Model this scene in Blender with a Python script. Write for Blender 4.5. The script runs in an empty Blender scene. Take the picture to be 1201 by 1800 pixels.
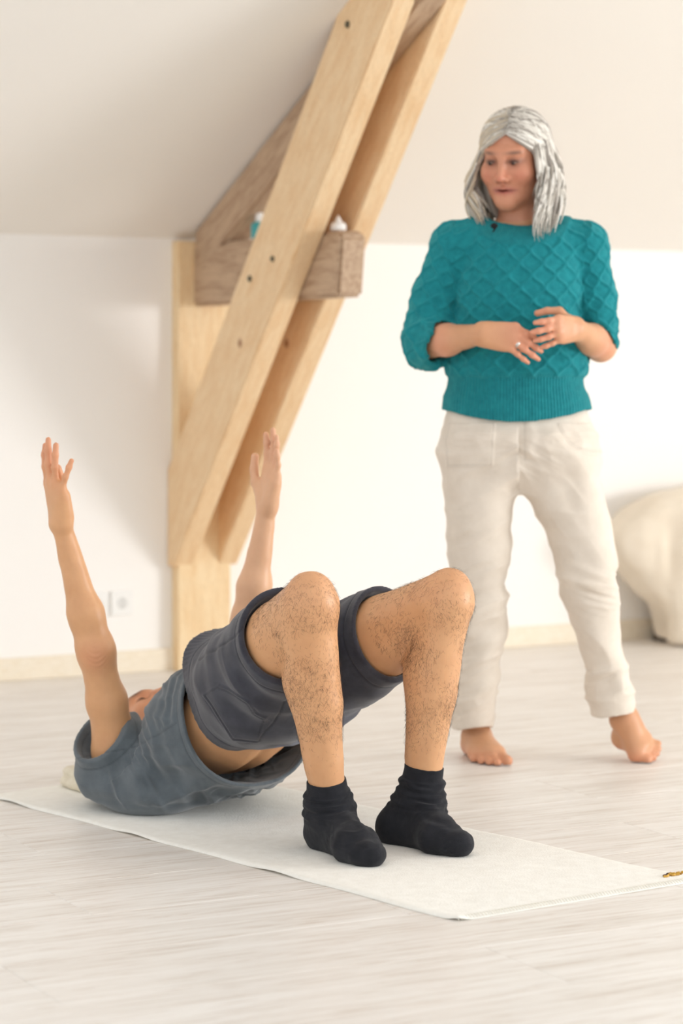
import bpy, math, random
import numpy as np
from mathutils import Vector, Matrix

scene = bpy.context.scene
col = scene.collection

# ---------------------------------------------------------------- camera
FPX, CX, HOR, CAMZ = 4250.0, 600.5, 631.0, 1.03     # focal length in px of a 1201 x 1800 frame
cam_d = bpy.data.cameras.new('camera')
cam = bpy.data.objects.new('camera', cam_d)
col.objects.link(cam)
cam.location = (0, 0, CAMZ)
cam.rotation_euler = (math.pi / 2, 0, 0)
cam_d.sensor_fit = 'HORIZONTAL'
cam_d.sensor_width = 24.0
cam_d.lens = FPX / 1201.0 * 24.0
cam_d.shift_y = -(900.0 - HOR) / 1201.0
cam_d.dof.use_dof = True
cam_d.dof.focus_distance = 5.0
cam_d.dof.aperture_fstop = 2.8
cam_d.clip_end = 60
scene.camera = cam

# ---------------------------------------------------------------- light and exposure
world = bpy.data.worlds.new('daylight')
scene.world = world
world.use_nodes = True
bg = world.node_tree.nodes['Background']
bg.inputs[0].default_value = (.975, .99, 1.0, 1)
bg.inputs[1].default_value = 2.0

WDIR = Vector((.881, .472, 0)).normalized()          # along the back wall
NDIR = Vector((WDIR.y, -WDIR.x, 0))                   # from the back wall into the room
WORG = Vector((-1.092, 7.734, 0))

def wf(s, L, z):
    return WORG + WDIR * s + NDIR * L + Vector((0, 0, z))

def area(name, loc, direction, sx, sy, power, color):
    d = bpy.data.lights.new(name, 'AREA')
    d.shape = 'RECTANGLE'; d.size = sx; d.size_y = sy; d.energy = power; d.color = color
    o = bpy.data.objects.new(name, d); col.objects.link(o)
    o.location = loc
    o.rotation_euler = Vector(direction).to_track_quat('-Z', 'Y').to_euler()
    return o
# daylight entering by the tall gable window on the right
area('window_daylight', wf(6.92, 7.2, 1.25), -WDIR - NDIR * .5 - Vector((0, 0, 1.3)), 3.1, 1.7, 820, (1.0, .998, .99))

vs = scene.view_settings
vs.view_transform = 'Standard'; vs.look = 'None'; vs.gamma = 1.0; vs.use_curve_mapping = False
vs.exposure = -0.8

scene.cycles.max_bounces = 14
scene.cycles.diffuse_bounces = 8

# ---------------------------------------------------------------- helpers
def lin(r, g, b):
    f = lambda c: ((c / 255 + .055) / 1.055) ** 2.4 if c > 10.3 else c / 255 / 12.92
    return (f(r), f(g), f(b), 1)

def at(px, py, D):
    return np.array([(px - CX) * D / FPX, D, CAMZ - (py - HOR) * D / FPX])

def smooth(me):
    me.polygons.foreach_set('use_smooth', np.ones(len(me.polygons), bool))

def mesh_np(name, v, f, mat=None, parent=None, shade=True):
    """v (n,3), f (m,3|4) -> mesh object"""
    me = bpy.data.meshes.new(name)
    v = np.asarray(v, np.float32); f = np.asarray(f, np.int32)
    me.vertices.add(len(v)); me.vertices.foreach_set('co', v.ravel())
    k = f.shape[1]
    me.loops.add(f.size); me.loops.foreach_set('vertex_index', f.ravel())
    me.polygons.add(len(f))
    me.polygons.foreach_set('loop_start', np.arange(0, f.size, k, dtype=np.int32))
    me.update(calc_edges=True)
    if shade: smooth(me)
    if mat: me.materials.append(mat)
    o = bpy.data.objects.new(name, me); col.objects.link(o)
    if parent: o.parent = parent
    return o

def set_col(o, c, name='Col'):
    a = o.data.color_attributes.new(name, 'FLOAT_COLOR', 'POINT')
    c = np.asarray(c, np.float32)
    if c.shape[1] == 3: c = np.hstack([c, np.ones((len(c), 1), np.float32)])
    a.data.foreach_set('color', c.ravel())

def tag(o, label=None, cat=None, group=None, kind=None):
    if label: o['label'] = label
    if cat: o['category'] = cat
    if group: o['group'] = group
    if kind: o['kind'] = kind
    return o

def empty(name, loc):
    o = bpy.data.objects.new(name, None); col.objects.link(o)
    o.location = loc; o.empty_display_size = .05
    return o

def reparent(child, parent):
    """child meshes are written in world coordinates: keep them there"""
    child.parent = parent
    child.matrix_parent_inverse = Matrix.Translation(-Vector(parent.location))

def hexa(name, p, mat, parent=None, bevel=0.0):
    """box from 8 corner points: bottom 4 (ccw), top 4"""
    f = [(3, 2, 1, 0), (4, 5, 6, 7), (0, 1, 5, 4), (1, 2, 6, 5), (2, 3, 7, 6), (3, 0, 4, 7)]
    me = bpy.data.meshes.new(name)
    me.from_pydata([tuple(q) for q in p], [], f); me.update()
    import bmesh
    bm = bmesh.new(); bm.from_mesh(me)
    bmesh.ops.recalc_face_normals(bm, faces=bm.faces)
    if bevel: bmesh.ops.bevel(bm, geom=list(bm.edges), offset=bevel, segments=2, affect='EDGES', profile=.6)
    bm.to_mesh(me); bm.free()
    me.materials.append(mat)
    o = bpy.data.objects.new(name, me); col.objects.link(o)
    if parent is not None: reparent(o, parent)
    return o

def wbox(name, s0, s1, L0, L1, z0, z1, mat, parent=None, bevel=0.0):
    q = [(s0, L0), (s1, L0), (s1, L1), (s0, L1)]
    return hexa(name, [wf(a, b, z0) for a, b in q] + [wf(a, b, z1) for a, b in q], mat, parent, bevel)

# ---------------------------------------------------------------- materials
def mat(name, base, rough=.6, **kw):
    m = bpy.data.materials.new(name); m.use_nodes = True
    b = m.node_tree.nodes['Principled BSDF']
    b.inputs['Base Color'].default_value = base
    b.inputs['Roughness'].default_value = rough
    for k, v in kw.items(): b.inputs[k].default_value = v
    return m

def nodes(m):
    nt = m.node_tree
    return nt, nt.nodes, nt.links, nt.nodes['Principled BSDF']

def ramp(N, stops):
    r = N.new('ShaderNodeValToRGB')
    e = r.color_ramp.elements
    while len(e) < len(stops): e.new(.5)
    for i, (p, c) in enumerate(stops): e[i].position = p; e[i].color = c
    return r

def coords(N, Lk, scale, rot=(0, 0, 0), kind='Object'):
    t = N.new('ShaderNodeTexCoord'); mp = N.new('ShaderNodeMapping')
    mp.inputs['Scale'].default_value = scale; mp.inputs['Rotation'].default_value = rot
    Lk.new(t.outputs[kind], mp.inputs[0])
    return mp.outputs[0]

def noise(N, Lk, vec, scale, detail=3, rough=.5, dist=0):
    n = N.new('ShaderNodeTexNoise')
    n.inputs['Scale'].default_value = scale; n.inputs['Detail'].default_value = detail
    n.inputs['Roughness'].default_value = rough; n.inputs['Distortion'].default_value = dist
    Lk.new(vec, n.inputs['Vector'])
    return n.outputs['Fac']

def bump(N, Lk, h, b, strength, dist):
    bp = N.new('ShaderNodeBump'); bp.inputs['Strength'].default_value = strength
    bp.inputs['Distance'].default_value = dist
    Lk.new(h, bp.inputs['Height']); Lk.new(bp.outputs[0], b.inputs['Normal'])

def plaster(name, c):
    m = mat(name, c, .85)
    nt, N, Lk, b = nodes(m)
    bump(N, Lk, noise(N, Lk, coords(N, Lk, (1, 1, 1)), 180, 3), b, .12, .002)
    return m

M_WALL = plaster('wall_paint', lin(246, 244, 241))
M_CEIL = plaster('ceiling_paint', lin(238, 235, 230))

def wood(name, c_light, c_dark, axis_scale, knots=(), knot_col=(120, 70, 45), rough=.6):
    """grain stretched along local X of the object's own frame"""
    m = mat(name, c_light, rough)
    nt, N, Lk, b = nodes(m)
    v = coords(N, Lk, axis_scale)
    n1 = noise(N, Lk, v, 9, 4, .6, .6)
    r = ramp(N, [(.3, c_dark), (.62, c_light)])
    Lk.new(n1, r.inputs[0])
    n2 = noise(N, Lk, v, 60, 3, .7)
    mx = N.new('ShaderNodeMix'); mx.data_type = 'RGBA'; mx.blend_type = 'MULTIPLY'
    mx.inputs['Factor'].default_value = .35
    Lk.new(r.outputs[0], mx.inputs['A'])
    r2 = ramp(N, [(.3, (.55, .5, .45, 1)), (.6, (1, 1, 1, 1))]); Lk.new(n2, r2.inputs[0])
    Lk.new(r2.outputs[0], mx.inputs['B'])
    out = mx.outputs['Result']
    t = N.new('ShaderNodeTexCoord')
    for (kp, kr) in knots:                    # knots sit at fixed spots of the timber
        d = N.new('ShaderNodeVectorMath'); d.operation = 'DISTANCE'
        d.inputs[1].default_value = kp
        Lk.new(t.outputs['Object'], d.inputs[0])
        mr = N.new('ShaderNodeMapRange'); mr.inputs['From Min'].default_value = kr * .35
        mr.inputs['From Max'].default_value = kr; mr.inputs['To Min'].default_value = 1; mr.inputs['To Max'].default_value = 0
        Lk.new(d.outputs['Value'], mr.inputs['Value'])
        k = N.new('ShaderNodeMix'); k.data_type = 'RGBA'
        k.inputs['B'].default_value = lin(*knot_col)
        Lk.new(mr.outputs[0], k.inputs['Factor']); Lk.new(out, k.inputs['A'])
        out = k.outputs['Result']
    Lk.new(out, b.inputs['Base Color'])
    bump(N, Lk, n2, b, .15, .002)
    return m

# ---------------------------------------------------------------- the room
def struct(o):
    o['kind'] = 'structure'; return o

KNEE = 1.43
SLOPE = .49
S0, S1, DEPTH = -3.2, 7.0, 9.4
struct(wbox('wall_back', S0, S1, -.15, 0, -.02, KNEE, M_WALL))
RL = 6.3
zc = lambda L: KNEE + SLOPE * L
struct(hexa('ceiling', [wf(S0, -.1, zc(-.1)), wf(S1, -.1, zc(-.1)), wf(S1, RL, zc(RL)), wf(S0, RL, zc(RL)),
                        wf(S0, -.1, zc(-.1) + .15), wf(S1, -.1, zc(-.1) + .15), wf(S1, RL, zc(RL) + .15), wf(S0, RL, zc(RL) + .15)], M_CEIL))

# right gable wall with a tall window opening, built of four pieces
def gable(name, sA, sB, L0, L1, L2, L3, z0, z1):
    import bmesh
    me = bpy.data.meshes.new(name); bm = bmesh.new()
    def piece(La, Lb, za, zb0, zb1):
        q = [wf(sA, La, za), wf(sB, La, za), wf(sB, Lb, za), wf(sA, Lb, za),
             wf(sA, La, zb0), wf(sB, La, zb0), wf(sB, Lb, zb1), wf(sA, Lb, zb1)]
        vv = [bm.verts.new(x) for x in q]
        for f in [(3, 2, 1, 0), (4, 5, 6, 7), (0, 1, 5, 4), (1, 2, 6, 5), (2, 3, 7, 6), (3, 0, 4, 7)]:
            bm.faces.new([vv[i] for i in f])
    piece(L0, L1, -.02, zc(L0), zc(L1))
    piece(L2, L3, -.02, zc(6.3), zc(6.3))
    piece(L1, L2, -.02, z0, z0)
    piece(L1, L2, z1, zc(L1), zc(6.3))
    bmesh.ops.recalc_face_normals(bm, faces=bm.faces)
    bm.to_mesh(me); bm.free(); me.materials.append(M_WALL)
    o = bpy.data.objects.new(name, me); col.objects.link(o)
    return struct(o)
gable('wall_right', 7.0, 7.2, 0, 5.6, 8.8, 9.4, .3, 2.2)

M_BOARD = wood('pale_board', lin(246, 237, 220), lin(240, 228, 206), (1, 8, 8))
struct(wbox('baseboard_back', S0, S1, 0, .016, .0, .072, M_BOARD, bevel=.003))
M_WIN = mat('window_white', lin(240, 240, 238), .4)
wfr = empty('window_1', wf(7.1, 7.2, .3)); struct(wfr)
for nm, a in (('frame_sill', (5.6, 8.8, .3, .36)), ('frame_head', (5.6, 8.8, 2.14, 2.2)), ('frame_jamb', (5.6, 5.66, .36, 2.14)), ('frame_jamb', (8.74, 8.8, .36, 2.14)), ('mullion', (7.17, 7.23, .36, 2.14))):
    wbox(nm, 7.06, 7.14, a[0], a[1], a[2], a[3], M_WIN, wfr)

# floor: a screed with separate laminate planks on it
PW, PL = .275, 1.38
M_SCREED = mat('screed', lin(205, 198, 190), .9)
struct(wbox('subfloor', S0, S1, 0, DEPTH, -.06, -.009, M_SCREED))
floor = empty('floor', wf(0, 0, 0)); struct(floor)

def plank_mat():
    m = mat('pale_oak_laminate', lin(232, 226, 219), .42)
    nt, N, Lk, b = nodes(m)
    oi = N.new('ShaderNodeObjectInfo')
    t = N.new('ShaderNodeTexCoord')
    ad = N.new('ShaderNodeVectorMath'); ad.operation = 'ADD'
    cmb = N.new('ShaderNodeCombineXYZ')
    ml = N.new('ShaderNodeMath'); ml.operation = 'MULTIPLY'; ml.inputs[1].default_value = 37.0
    Lk.new(oi.outputs['Random'], ml.inputs[0])
    for i in range(3): Lk.new(ml.outputs[0], cmb.inputs[i])
    Lk.new(t.outputs['Object'], ad.inputs[0]); Lk.new(cmb.outputs[0], ad.inputs[1])
    mp = N.new('ShaderNodeMapping'); mp.inputs['Scale'].default_value = (.8, 12, 1)
    Lk.new(ad.outputs[0], mp.inputs[0])
    n1 = noise(N, Lk, mp.outputs[0], 1.6, 5, .62, .9)
    r = ramp(N, [(.26, lin(212, 204, 196)), (.42, lin(228, 223, 217)), (.66, lin(238, 235, 231))])
    Lk.new(n1, r.inputs[0])
    n2 = noise(N, Lk, mp.outputs[0], 7, 4, .7, .4)
    r2 = ramp(N, [(.32, lin(225, 216, 208)), (.5, (1, 1, 1, 1))]); Lk.new(n2, r2.inputs[0])
    mx = N.new('ShaderNodeMix'); mx.data_type = 'RGBA'; mx.blend_type = 'MULTIPLY'; mx.inputs['Factor'].default_value = .8
    Lk.new(r.outputs[0], mx.inputs['A']); Lk.new(r2.outputs[0], mx.inputs['B'])
    Lk.new(mx.outputs['Result'], b.inputs['Base Color'])
    bump(N, Lk, n2, b, .06, .001)
    return m
M_PLANK = plank_mat()

def plank_mesh(l, w, name):
    c, t = .0012, .009
    x, y = l / 2 - .0004, w / 2 - .0004
    v = [(-x, -y, -t), (x, -y, -t), (x, y, -t), (-x, y, -t),
         (-x, -y, -c), (x, -y, -c), (x, y, -c), (-x, y, -c),
         (-x + c, -y + c, 0), (x - c, -y + c, 0), (x - c, y - c, 0), (-x + c, y - c, 0)]
    f = [(3, 2, 1, 0), (8, 9, 10, 11)]
    for a in (0, 4):
        for i in range(4):
            j = (i + 1) % 4
            f.append((a + i, a + j, a + j + 4, a + i + 4))
    me = bpy.data.meshes.new(name); me.from_pydata(v, [], f); me.update(); me.materials.append(M_PLANK)
    return me
pm = plank_mesh(PL, PW, 'plank')
rz = math.atan2(WDIR.y, WDIR.x)
# joints of two rows are read off the photograph; the other rows step by a third
random.seed(4)
Lj = [7.331 - 4.44, 7.331 - 3.88]
row0 = Lj[0]
k0 = -int(row0 / PW) - 1
for k in range(k0, int((DEPTH - row0) / PW)):
    L0 = row0 + k * PW
    if L0 < -.2 or L0 > 8.4: continue
    off = (1.71 - 2.69) + {0: 0, 1: .52, 2: -.28}.get(k, ((k * 0.4567) % 1) * PL)
    j = -4
    while True:
        sa = off + j * PL
        j += 1
        if sa > 5.58: break
        sc = sa + PL / 2
        if sa + PL < -2.8: continue
        o = bpy.data.objects.new('plank', pm); col.objects.link(o)
        p = wf(sc, L0 + PW / 2, 0)
        o.location = p; o.rotation_euler = (0, 0, rz)
        o.parent = floor; o.matrix_parent_inverse = Matrix.Translation(-floor.location)

# ---------------------------------------------------------------- roof truss
M_NEW = wood('new_spruce', lin(243, 215, 176), lin(232, 194, 148), (1, 7, 7),
             knots=[((.15, -.05, 0), .022), ((-.5, .04, 0), .02), ((.62, -.07, .03), .018)], knot_col=(150, 95, 60))
M_POSTW = wood('post_spruce', lin(244, 220, 180), lin(234, 200, 152), (7, 7, 1),
               knots=[((.03, -.01, -.5), .03), ((-.05, .0, .1), .02)], knot_col=(160, 105, 65))
M_OLD = wood('old_timber', lin(200, 172, 144), lin(166, 136, 110), (1, 9, 9), knot_col=(90, 60, 45))
M_BOLT = mat('dark_steel', lin(92, 88, 74), .45, Metallic=.6)

truss = empty('roof_truss', wf(.69, .03, 0))
tag(truss, 'timber roof truss of pale sloping struts, wall post and old brown tie beam', 'roof truss')

def timber(name, s0, s1, prof, mat_, bevel=.004):
    """prof: closed outline in (L, z); extruded from s0 to s1. The object's frame: X along the timber"""
    import bmesh
    pts = [np.array(p) for p in prof]
    d = pts[1] - pts[0]; d = d / np.linalg.norm(d)
    X = NDIR * d[0] + Vector((0, 0, d[1])); Y = -WDIR; Z = X.cross(Y)
    cL = sum(p[0] for p in pts) / len(pts); cz = sum(p[1] for p in pts) / len(pts)
    org = wf((s0 + s1) / 2, cL, cz)
    R = Matrix((X, Y, Z)).transposed().to_4x4(); MW = Matrix.Translation(org) @ R; inv = MW.inverted()
    bm = bmesh.new()
    A = [bm.verts.new(inv @ wf(s0, *p)) for p in prof]; B = [bm.verts.new(inv @ wf(s1, *p)) for p in prof]
    bm.faces.new(A); bm.faces.new(B[::-1])
    for i in range(len(prof)):
        j = (i + 1) % len(prof); bm.faces.new((A[j], A[i], B[i], B[j]))
    bmesh.ops.recalc_face_normals(bm, faces=bm.faces)
    bmesh.ops.bevel(bm, geom=list(bm.edges), offset=bevel, segments=2, affect='EDGES')
    me = bpy.data.meshes.new(name); bm.to_mesh(me); bm.free(); me.materials.append(mat_)
    o = bpy.data.objects.new(name, me); col.objects.link(o)
    o.parent = truss; o.matrix_parent_inverse = Matrix.Translation(-truss.location)
    o.matrix_world = MW
    o.matrix_basis = MW
    return o

post = wbox('post', .60, .79, .0005, .055, 0, 1.42, M_POSTW, truss, .004)
BZ = 1.135
ul = lambda L: .427 + BZ * (L - .119)          # underside of the struts
Lt = 2.35
strut_prof = [(.05, .345), (Lt, ul(Lt)), (Lt - .325, ul(Lt)), (.002, ul(.327)), (.002, .345)]
timber('strut', .583, .655, strut_prof, M_NEW)
timber('strut', .745, .817, strut_prof, M_NEW)
zt = 1.205
timber('tie_beam', .657, .743, [(.03, zt), (1.06, zt + .008), (1.085, zt + .185), (1.065, zt + .203), (.03, zt + .203)], M_OLD, .01)
rt = lambda L: zc(L) - .005
timber('rafter', .657, .743, [(-.0, rt(0) - .16), (3.0, rt(3.0) - .16), (3.0, rt(3.0)), (.06, rt(.06)), (.06, rt(.06) - .06)], M_OLD, .008)
import bmesh as _bm
def disc(name, p, nrm, r, h, mat_, parent, seg=10):
    me = bpy.data.meshes.new(name); bm = _bm.new()
    _bm.ops.create_cone(bm, cap_ends=True, segments=seg, radius1=r, radius2=r * .8, depth=h)
    bm.to_mesh(me); bm.free(); me.materials.append(mat_)
    o = bpy.data.objects.new(name, me); col.objects.link(o)
    o.location = p; o.rotation_euler = Vector(nrm).to_track_quat('Z', 'Y').to_euler()
    if parent:
        o.parent = parent; o.matrix_parent_inverse = Matrix.Translation(-Vector(parent.location))
    return o
def on_strut(px, py):
    r = (px - CX) / FPX
    p0 = wf(.583, 0, 0)
    L = (r * p0.y - p0.x) / (NDIR.x - r * NDIR.y)
    D = p0.y + NDIR.y * L
    return wf(.581, L, CAMZ - (py - HOR) * D / FPX)
for (px, py, r) in ((612, 43, .012), (480, 455, .010), (440, 490, .011)):
    disc('bolt', on_strut(px, py), -WDIR, r, .008, M_BOLT, truss, 6)

# ---------------------------------------------------------------- wall outlet
M_PLATE = mat('white_plastic', lin(240, 240, 238), .35)
M_HOLE = mat('dark_socket', lin(150, 150, 148), .6)
so = wf(.43, 0, .26)
outlet = empty('wall_outlet', wf(.40, .001, .24))
tag(outlet, 'white double power outlet on the back wall, left of the post', 'outlet')
for i, sx in enumerate((.33, .42)):
    pl = wbox('cover_plate', sx - .04, sx + .04, .0005, .010, .19, .27, M_PLATE, outlet, .003)
    h = disc('socket_well', wf(sx, .0105, .23), NDIR, .021, .002, mat('socket_grey', lin(222, 222, 220), .5), outlet, 20)
    if i == 0:
        disc('pin_hole', wf(sx, .012, .23), NDIR, .008, .002, M_HOLE, outlet, 12)
    else:
        disc('pin_hole', wf(sx, .012, .238), NDIR, .003, .002, M_HOLE, outlet, 8)
        disc('pin_hole', wf(sx, .012, .222), NDIR, .003, .002, M_HOLE, outlet, 8)

# ================================================================ distance-field modelling
def nrm(a):
    a = np.asarray(a, float); return a / np.linalg.norm(a)

def frame(fwd, up):
    """rows: x (right), y (forward), z (up)"""
    y = nrm(fwd); x = nrm(np.cross(y, up)); z = np.cross(x, y)
    return np.array([x, y, z])

class Field:
    def __init__(s, lo, hi, h):
        s.lo = np.array(lo, float); s.h = h
        s.n = np.ceil((np.array(hi, float) - s.lo) / h).astype(int) + 1
        s.a = np.full(s.n, 1.0, np.float32)
    def win(s, lo, hi):
        i0 = np.clip(np.floor((np.array(lo) - s.lo) / s.h).astype(int), 0, s.n)
        i1 = np.clip(np.ceil((np.array(hi) - s.lo) / s.h).astype(int) + 1, 0, s.n)
        sl = tuple(slice(a, b) for a, b in zip(i0, i1))
        g = [(s.lo[k] + np.arange(i0[k], i1[k]) * s.h).astype(np.float32) for k in range(3)]
        return sl, (g[0][:, None, None], g[1][None, :, None], g[2][None, None, :])
    def put(s, prim, k=.01, mode='add', cut=None):
        fn, lo, hi = prim
        m = k + 3 * s.h
        sl, P = s.win(np.array(lo) - m, np.array(hi) + m)
        A = s.a[sl]
        if A.size == 0: return
        d = fn(P)
        if cut is not None:
            for (p0, n0) in cut:      # keep the side the normal points away from
                pl = (P[0] - p0[0]) * n0[0] + (P[1] - p0[1]) * n0[1] + (P[2] - p0[2]) * n0[2]
                d = np.maximum(d, pl)
        if mode == 'add':
            h = np.maximum(k - np.abs(A - d), 0) / max(k, 1e-6)
            s.a[sl] = np.minimum(A, d) - h * h * (k * .25)
        elif mode == 'sub':
            d = -d
            h = np.maximum(k - np.abs(A - d), 0) / max(k, 1e-6)
            s.a[sl] = np.maximum(A, d) + h * h * (k * .25)
    def clip(s, p0, n0):
        P = s.win(s.lo, s.lo + s.n * s.h)[1]
        pl = (P[0] - p0[0]) * n0[0] + (P[1] - p0[1]) * n0[1] + (P[2] - p0[2]) * n0[2]
        s.a = np.maximum(s.a, pl.astype(np.float32))
    def mesh(s, relax=2):
        a = s.a; b = a < 0
        any_ = np.zeros(np.array(a.shape) - 1, bool); all_ = np.ones_like(any_)
        nx, ny, nz = any_.shape
        for i in (0, 1):
            for j in (0, 1):
                for k in (0, 1):
                    c = b[i:i + nx, j:j + ny, k:k + nz]
                    any_ |= c; all_ &= c
        act = any_ & ~all_
        idx = np.argwhere(act)
        vid = np.full(act.shape, -1, np.int32); vid[act] = np.arange(len(idx))
        acc = np.zeros((len(idx), 3)); cnt = np.zeros(len(idx))
        I, J, K = idx.T
        for ax in range(3):
            o1, o2 = [q for q in range(3) if q != ax]
            for u in (0, 1):
                for w in (0, 1):
                    e0 = [0, 0, 0]; e0[o1] = u; e0[o2] = w
                    e1 = list(e0); e1[ax] = 1
                    f0 = a[I + e0[0], J + e0[1], K + e0[2]]; f1 = a[I + e1[0], J + e1[1], K + e1[2]]
                    x = (f0 < 0) != (f1 < 0)
                    t = np.where(x, f0 / np.where(x, f0 - f1, 1), 0)
                    p = np.zeros((len(idx), 3)); p[:, ax] = t; p[:, o1] = u; p[:, o2] = w
                    acc[x] += p[x]; cnt[x] += 1
        v = s.lo + (idx + acc / cnt[:, None]) * s.h
        quads = []
        for ax in range(3):
            o1, o2 = (ax + 1) % 3, (ax + 2) % 3
            n = list(b.shape)
            s0 = [slice(1, -1)] * 3; s1 = [slice(1, -1)] * 3
            s0[ax] = slice(0, -1); s1[ax] = slice(1, None)
            d0, d1 = b[tuple(s0)], b[tuple(s1)]
            e = np.argwhere(d0 != d1)
            if not len(e): continue
            flip = d0[tuple(e.T)]
            base = e + 1; base[:, ax] -= 1
            q = []
            for (u, w) in ((-1, -1), (0, -1), (0, 0), (-1, 0)):
                c = base.copy(); c[:, o1] += u; c[:, o2] += w
                q.append(vid[tuple(c.T)])
            q = np.stack(q, 1)
            q[~flip] = q[~flip][:, ::-1]
            quads.append(q)
        f = np.concatenate(quads)
        f = f[(f >= 0).all(1)]
        v = relax_mesh(v, f, relax)
        return v, f

def relax_mesh(v, f, it, lam=.5):
    if it:
        e = np.concatenate([f[:, [0, 1]], f[:, [1, 2]], f[:, [2, 3]], f[:, [3, 0]]])
        n = len(v); cnt = np.bincount(e[:, 0], minlength=n) + np.bincount(e[:, 1], minlength=n)
        cnt = np.maximum(cnt, 1)
        for _ in range(it):
            m = np.stack([np.bincount(e[:, 0], v[e[:, 1], k], n) + np.bincount(e[:, 1], v[e[:, 0], k], n) for k in range(3)], 1) / cnt[:, None]
            v = v + lam * (m - v)
    return v

def vnormals(v, f):
    n = np.cross(v[f[:, 2]] - v[f[:, 0]], v[f[:, 3]] - v[f[:, 1]])
    out = np.stack([sum(np.bincount(f[:, c], n[:, k], len(v)) for c in range(4)) for k in range(3)], 1)
    return out / np.maximum(np.linalg.norm(out, axis=1, keepdims=True), 1e-9)

# ---- primitives: (function, bbox low, bbox high)
def cone(a, b, ra, rb, flat=None):
    """tapered capsule; flat = (axis, factor) makes the cross-section an ellipse"""
    a = np.asarray(a, float); b = np.asarray(b, float); ba = b - a; l2 = max(ba @ ba, 1e-9)
    R = max(ra, rb) * (max(1, flat[1]) if flat else 1)
    def fn(P):
        q = [P[k] - np.float32(a[k]) for k in range(3)]
        t = np.clip((q[0] * ba[0] + q[1] * ba[1] + q[2] * ba[2]) / l2, 0, 1).astype(np.float32)
        q = [q[k] - t * np.float32(ba[k]) for k in range(3)]
        d2 = q[0] ** 2 + q[1] ** 2 + q[2] ** 2
        if flat:
            ax = nrm(flat[0]); c = q[0] * ax[0] + q[1] * ax[1] + q[2] * ax[2]
            d2 = d2 + c * c * (1 / flat[1] ** 2 - 1)
        return np.sqrt(np.maximum(d2, 0)) - (ra + (rb - ra) * t)
    return fn, np.minimum(a, b) - R, np.maximum(a, b) + R

def ball(c, r):
    return cone(c, np.asarray(c, float) + [1e-4, 0, 0], r, r)

def ell(c, r, R=np.eye(3)):
    c = np.asarray(c, float); r = np.asarray(r, float); R = np.asarray(R)
    ext = np.sqrt(((R * r[:, None]) ** 2).sum(0))
    def fn(P):
        q = [P[k] - np.float32(c[k]) for k in range(3)]
        k0 = k1 = 0
        for i in range(3):
            l = q[0] * np.float32(R[i, 0]) + q[1] * np.float32(R[i, 1]) + q[2] * np.float32(R[i, 2])
            k0 = k0 + (l / r[i]) ** 2; k1 = k1 + (l / r[i] ** 2) ** 2
        k0 = np.sqrt(k0); k1 = np.sqrt(k1)
        return k0 * (k0 - 1) / np.maximum(k1, 1e-6)
    return fn, c - ext, c + ext

def catmull(x, xs, ys):
    xs = np.asarray(xs, float); ys = np.asarray(ys, float)
    m = np.gradient(ys, xs)
    x = np.clip(x, xs[0], xs[-1])
    i = np.clip(np.searchsorted(xs, x) - 1, 0, len(xs) - 2)
    h = xs[i + 1] - xs[i]; t = (x - xs[i]) / h
    return (2 * t**3 - 3 * t**2 + 1) * ys[i] + (t**3 - 2 * t**2 + t) * h * m[i] + (-2 * t**3 + 3 * t**2) * ys[i + 1] + (t**3 - t**2) * h * m[i + 1]

def loft(org, R, knots, p=2.0, pad=0.0):
    """stack of ellipses: knots (t, c1, c2, r1, r2); t runs along R[2], c/r along R[0], R[1]"""
    org = np.asarray(org, float); R = np.asarray(R)
    K = np.array(knots, float); K = K[np.argsort(K[:, 0])]
    t0, t1 = K[0, 0], K[-1, 0]
    rm = max(K[:, 3].max(), K[:, 4].max()) + np.abs(K[:, 1:3]).max() + pad
    ends = [org + R[2] * t for t in (t0, t1)]
    cs = np.array([org + R[2] * k[0] + R[0] * k[1] + R[1] * k[2] for k in K])
    rr = max(K[:, 3].max(), K[:, 4].max()) + pad
    T = np.linspace(t0, t1, 256)
    tab = [catmull(T, K[:, 0], K[:, j]) for j in range(1, 5)]
    def fn(P):
        q = [P[k] - np.float32(org[k]) for k in range(3)]
        l = [q[0] * np.float32(R[i, 0]) + q[1] * np.float32(R[i, 1]) + q[2] * np.float32(R[i, 2]) for i in range(3)]
        l = np.broadcast_arrays(*l)
        ti = np.clip((l[2] - t0) / (t1 - t0), 0, 1) * 255
        i = np.minimum(ti.astype(np.int32), 254); w = (ti - i).astype(np.float32)
        c1, c2, r1, r2 = [(q_[i] * (1 - w) + q_[i + 1] * w).astype(np.float32) for q_ in tab]
        r1 = r1 + pad; r2 = r2 + pad
        x = np.abs(l[0] - c1) / r1; y = np.abs(l[1] - c2) / r2
        k0 = (x ** p + y ** p) ** (1 / p)
        g = np.sqrt((x / r1) ** 2 + (y / r2) ** 2) / np.maximum(np.sqrt(x * x + y * y), 1e-5)
        d = (k0 - 1) / np.maximum(g, 1e-4)
        e = np.maximum(t0 - l[2], l[2] - t1)
        return np.maximum(d, e)
    return fn, cs.min(0) - rr, cs.max(0) + rr

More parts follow.
